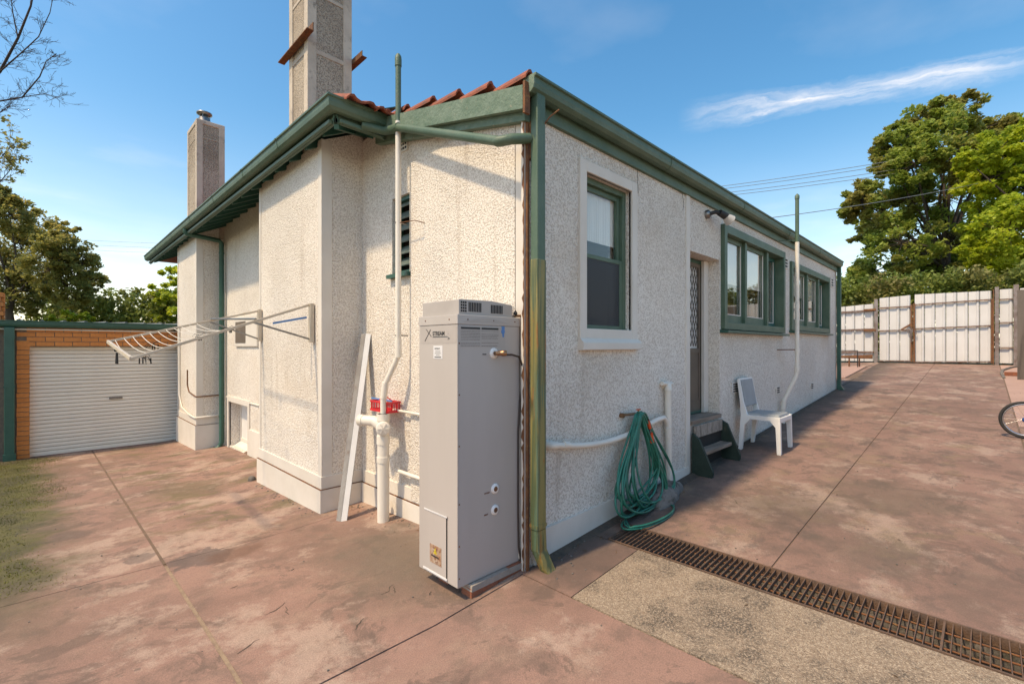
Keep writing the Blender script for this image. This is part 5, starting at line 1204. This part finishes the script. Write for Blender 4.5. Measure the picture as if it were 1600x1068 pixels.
def leaf_obj(name, V_, n, mt, parent=None):
    off = np.array(root_loc(parent)) if parent else 0
    me = bpy.data.meshes.new(name); me.vertices.add(4*n); me.vertices.foreach_set('co', (V_-off).ravel())
    me.loops.add(4*n); me.loops.foreach_set('vertex_index', np.arange(4*n)); me.polygons.add(n); me.polygons.foreach_set('loop_start', np.arange(0, 4*n, 4))
    me.update(); me.validate(); me.materials.append(M[mt]); o = bpy.data.objects.new(name, me); C.objects.link(o); o.parent = parent; return o
S2 = 2**.5
def at(u, v, d):      # a point d metres in front of the viewpoint
    r_ = (u-800)/734*d; return Vector(((d+r_)/S2, (d-r_)/S2, 1.6+(541-v)/734*d))
def tree(name, label, basep, lobes, mt, size, per, seed, trunk_r=.2, sub=9, cat='tree', bark='bark', trunk_top=None, dens=1.0):
    t = thing(name, label, cat, basep); r = random.Random(seed); base = Vector(basep); cl_ = []
    b = MB(); tt = Vector(trunk_top) if trunk_top else Vector((base.x, base.y, base.z+(sum(l[0].z for l in lobes)/len(lobes)-base.z)*.75))
    b.tube([base-Vector((0, 0, .2)), base.lerp(tt, .35)+Vector((r.uniform(-.1, .1), r.uniform(-.1, .1), 0)), base.lerp(tt, .7), tt], [trunk_r*1.25, trunk_r, trunk_r*.8, trunk_r*.5], 9)
    for c, rad in lobes:
        st_ = base.lerp(tt, r.uniform(.45, .95)); md = st_.lerp(c, .5)+Vector((r.uniform(-.3, .3), r.uniform(-.3, .3), r.uniform(0, .4)))
        b.tube([st_, md, c], [trunk_r*.35, trunk_r*.22, trunk_r*.08], 6)
        for k in range(sub):
            while True:
                d = Vector((r.uniform(-1, 1), r.uniform(-1, 1), r.uniform(-1, 1)))
                if .3 < d.length < 1: break
            p = c+d*rad*.95; cl_.append((tuple(p), rad*r.uniform(.14, .36), r.uniform(.6, 1.3)))
            b.tube([c, c.lerp(p, .6)+Vector((0, 0, .05)), p], [trunk_r*.10, trunk_r*.06, trunk_r*.03], 4)
    b.build('trunk', bark, t); V_, n = leaf_mesh('crown', cl_, per, size, seed, mt); leaf_obj('crown', V_, n, mt, t); return t
def lobes_at(lst, d, spread, seed):
    r = random.Random(seed); o = []
    for (u, v, rad) in lst: dd = d+r.uniform(-spread, spread); o.append((at(u, v, dd), rad*dd/734))
    return o
big_l = [(1492, 178, 36), (1450, 200, 40), (1410, 222, 34), (1385, 240, 24), (1530, 205, 36), (1480, 240, 55), (1430, 255, 42), (1540, 260, 50), (1395, 262, 26), (1345, 312, 30), (1375, 325, 38), (1420, 320, 50), (1480, 310, 60),
         (1330, 330, 18), (1360, 365, 34), (1410, 380, 52), (1460, 390, 60), (1530, 370, 60), (1380, 430, 44), (1440, 440, 48), (1500, 430, 48), (1560, 430, 50), (1350, 430, 26), (1580, 200, 22), (1400, 465, 34), (1530, 462, 38), (1330, 452, 24), (1452, 475, 26)]
tree('broadleaf_tree', 'tall mid green broadleaf tree with bare trunk rising beyond the white gates', at(1478, 500, 24), lobes_at(big_l, 24, 1.8, 3), 'leaf_mid', .20, 130, 11, .26, 30)
br_l = [(1560, 235, 36), (1600, 225, 44), (1545, 280, 40), (1590, 290, 55), (1640, 260, 60), (1535, 345, 34), (1575, 360, 50), (1625, 350, 60), (1545, 395, 32), (1590, 420, 45), (1640, 430, 60), (1690, 300, 80), (1510, 250, 18), (1520, 385, 22)]
tree('lime_tree', 'bright yellow green tree leaning into view at the upper right edge', at(1660, 520, 18.6)+Vector((2.0, -1, 0)), lobes_at(br_l, 19.5, 1.2, 5), 'leaf_bright', .17, 150, 21, .20, 30)
lf_l = [(15, 335, 34), (50, 355, 34), (95, 378, 34), (35, 390, 50), (80, 420, 42), (120, 415, 30), (140, 440, 22), (110, 450, 32), (55, 455, 38), (15, 440, 50), (-40, 370, 70), (-60, 450, 70), (0, 305, 18), (-20, 310, 30)]
tree('olive_leaved_tree', 'loose olive green tree over the garage roof at the left edge', at(20, 520, 17), lobes_at(lf_l, 17, 1.5, 8), 'leaf_olive', .12, 60, 31, .11, 46)
sm_l = [(262, 430, 20), (245, 455, 18), (275, 465, 26), (255, 485, 22), (300, 440, 30), (310, 480, 34)]
tree('small_green_tree', 'small bright green tree beyond the garage beside the house eave', at(285, 520, 19), lobes_at(sm_l, 19, .8, 13), 'leaf_bright', .20, 60, 41, .10, 9)
sh_l = [(120, 497, 16), (100, 503, 16), (140, 502, 14), (80, 506, 14)]
tree('green_shrub', 'yellow green shrub just above the grey garage roof', at(110, 530, 18.2), lobes_at(sh_l, 18.2, .4, 14), 'leaf_bright', .14, 60, 43, .05, 8, 'shrub')
def hedge(label, p0, p1, hgt, th, n, mt, seed, z0=0, size=.16, per=26):
    r = random.Random(seed); p0 = Vector(p0); p1 = Vector(p1); t = thing('hedge', label, 'hedge', tuple((p0+p1)/2)); cl_ = []
    sd = Vector((-(p1-p0).y, (p1-p0).x, 0)).normalized()
    for k in range(n):
        q = p0.lerp(p1, r.random())+sd*r.uniform(-th/2, th/2); top = hgt*(1+.05*math.sin(k*1.3)); q.z = z0+top*r.uniform(.05, 1)**.8; cl_.append((tuple(q), r.uniform(.2, .38), 1))
    V_, m_ = leaf_mesh('foliage', cl_, per, size, seed, mt, .2); leaf_obj('foliage', V_, m_, mt, t)
    b = MB(); L_ = (p1-p0).length
    for k in range(int(L_/1.0)): q = p0.lerp(p1, (k+.5)/int(L_/1.0)); b.tube([(q.x, q.y, z0-.2), (q.x+.1, q.y, z0+hgt*.45), (q.x, q.y+.1, z0+hgt*.8)], [.06, .05, .02], 6)
    b.build('stems', 'bark', t); return t
hedge('dark green hedge running behind the white sheet metal fence and gates', (21.2, -8, 0), (21.2, 9, 0), 2.9, 1.3, 1900, 'leaf_dark', 51, 1.1, .13, 34)
a = at(60, 541, 21); c = at(330, 541, 19.5)
hedge('clipped dark hedge with reddish tips behind the garage roof', (a.x, a.y, 0), (c.x, c.y, 0), 4.15, 1.2, 1000, 'leaf_dark', 52, -.35, .17, 26)
# bare tree top left
bt = thing('bare_tree', 'leafless dark branched tree reaching in at the top left corner', 'tree', (-2.6, 21.0, -.3)); b = MB(); rr = random.Random(77)
tw = MB(); tips = []
def grow(p, d, L_, r_, lev, out):
    pts = [p]; q = p.copy(); dd = d.copy(); n = 5
    for i in range(n):
        dd = (dd+Vector((rr.gauss(0, .16), rr.gauss(0, .16), rr.gauss(0, .12)))).normalized(); q = q+dd*L_/n; pts.append(q.copy())
    out.tube(pts, [max(.0035, r_*(1-.6*i/n)) for i in range(n+1)], 7 if lev < 2 else 4)
    if lev >= 4: tips.append(q.copy()); return
    for k in range(3 if lev else 5):
        i = rr.randint(2, n); nd = (dd+Vector((rr.gauss(0, .55), rr.gauss(0, .55), rr.gauss(.1, .4)))).normalized(); grow(pts[i], nd, L_*rr.uniform(.5, .72), r_*.5, lev+1, out)
D = 14
boughs = [([(-140, 560), (-130, 420), (-110, 300), (-90, 200)], .16), ([(-90, 200), (-40, 150), (0, 112), (28, 60), (48, 10), (60, -50)], .05), ([(-40, 150), (0, 158), (35, 152), (62, 120), (72, 96), (88, 84)], .026),
          ([(0, 112), (18, 96), (32, 84), (60, 58), (78, 20), (84, -10)], .022), ([(28, 60), (20, 20), (14, -30)], .02), ([(35, 152), (70, 146), (100, 156)], .010), ([(-90, 260), (-30, 262), (0, 248), (20, 226)], .02), ([(-90, 230), (-20, 190), (5, 172), (14, 166)], .02), ([(-110, 300), (-30, 300), (0, 284), (14, 268), (24, 250)], .02), ([(-90, 200), (-60, 100), (-20, 30), (0, -30)], .05)]
for pl_, r0 in boughs:
    P = [at(u, v, D+rr.uniform(-.3, .3)) for u, v in pl_]; n_ = len(P)
    b.tube(P, [r0*(1-.65*i/(n_-1)) for i in range(n_)], 7)
    if r0 > .1: continue
    for i in range(1, n_):
        for k in range(4 if r0 < .03 else 3):
            q = P[i-1].lerp(P[i], rr.random()); dd = (P[i]-P[i-1]).normalized(); dd = (dd+Vector((rr.gauss(0, .5), rr.gauss(0, .5), rr.gauss(.05, .45)))).normalized(); grow(q, dd, rr.uniform(.25, .55), .008, 2, b)
b.build('trunk', 'twig', bt)
V_, n = leaf_mesh('buds', [(tuple(t_), .14, 1) for t_ in tips if rr.random() < .5 and t_.z < 8.4], 7, .10, 5, 'leaf_olive'); leaf_obj('sparse_leaves', V_, n, 'leaf_olive', bt)
# neighbouring fence that the windows reflect
nf = thing('neighbour_fence', 'pale paling fence along the far side of the driveway, outside the picture', 'fence', (5, -5, 0))
pn = boxmesh('paling', simple('pale_paling', (.66, .62, .56), (.58, .53, .47), 4, .85, per=.3), .14, .022, 1.9)
for i in range(150): inst(pn, 'paling', nf, (-6+i*.15, -5.0, .95+ground_z(-6+i*.15, 0)))
MB().box(-6, 16.5, -5.06, -5.02, 1.7, 1.78).build('rail', 'timber', nf)
# moss fuzz
rg = np.random.default_rng(6); n = 70000
x = rg.uniform(-3.0, .35, n); y = rg.uniform(4.6, 11.7, n); keep = x < -.10+.045*(y-6)+.14*np.sin(y*1.7)+rg.normal(0, .10, n); x = x[keep]; y = y[keep]; n = len(x)
zz = np.array([ground_z(a_, b_) for a_, b_ in zip(x, y)]); V_ = np.empty((n, 4, 3)); h_ = rg.uniform(.003, .009, n)*(1+.6*(np.sin(x*9)*np.sin(y*7)>.2)); an = rg.uniform(0, 6.28, n); w_ = .0035
V_[:, 0] = np.stack([x-w_*np.cos(an), y-w_*np.sin(an), zz], 1); V_[:, 1] = np.stack([x+w_*np.cos(an), y+w_*np.sin(an), zz], 1)
V_[:, 2] = np.stack([x+rg.normal(0, .008, n)+.002, y+rg.normal(0, .008, n), zz+h_], 1); V_[:, 3] = V_[:, 2]-np.array([.002, 0, 0])
M['moss'] = leafmat('moss_green', (.075, .09, .010), (.17, .165, .014), (.04, .05, .008), .2)
o = leaf_obj('moss', V_.reshape(-1, 3), n, 'moss'); o['kind'] = 'stuff'
# power lines
def line(a, c, sag, lab, grp, r_=.016):
    pts = [a.lerp(c, k/20)-Vector((0, 0, sag*4*(k/20)*(1-k/20))) for k in range(21)]
    tag(MB().tube(pts, r_, 5).build('power_line', 'wire'), lab, 'power line', grp)
gp = 'parallel overhead wires above the far end of the house'
for k, (v0, v1, lb_) in enumerate(((289, 218, 'topmost of the four parallel wires crossing the sky right of the roof'), (293, 225, 'second highest of the four parallel wires right of the roof'), (299, 236, 'third highest of the four parallel wires right of the roof'), (303, 244, 'lowest of the four close parallel wires right of the roof'))):
    line(at(1040, v0+12, 27), at(1700, v1-24, 20), .25, lb_, gp, .014)
line(at(1190, 342, 15), at(1600, 270, 21.5), .15, 'single sagging service wire below the four parallel wires at right', None, .012)
for k, (v, lb_) in enumerate(((373, 'highest thin wire in the sky over the garage'), (380, 'second thin wire in the sky over the garage'), (388, 'third thin wire in the sky over the garage'), (432, 'upper of the two low thin wires over the hedge'), (438, 'lower of the two low thin wires over the hedge'))):
    line(at(60, v-2, 40), at(420, v+12, 38), .1, lb_, 'thin distant wires over the garage', .010)
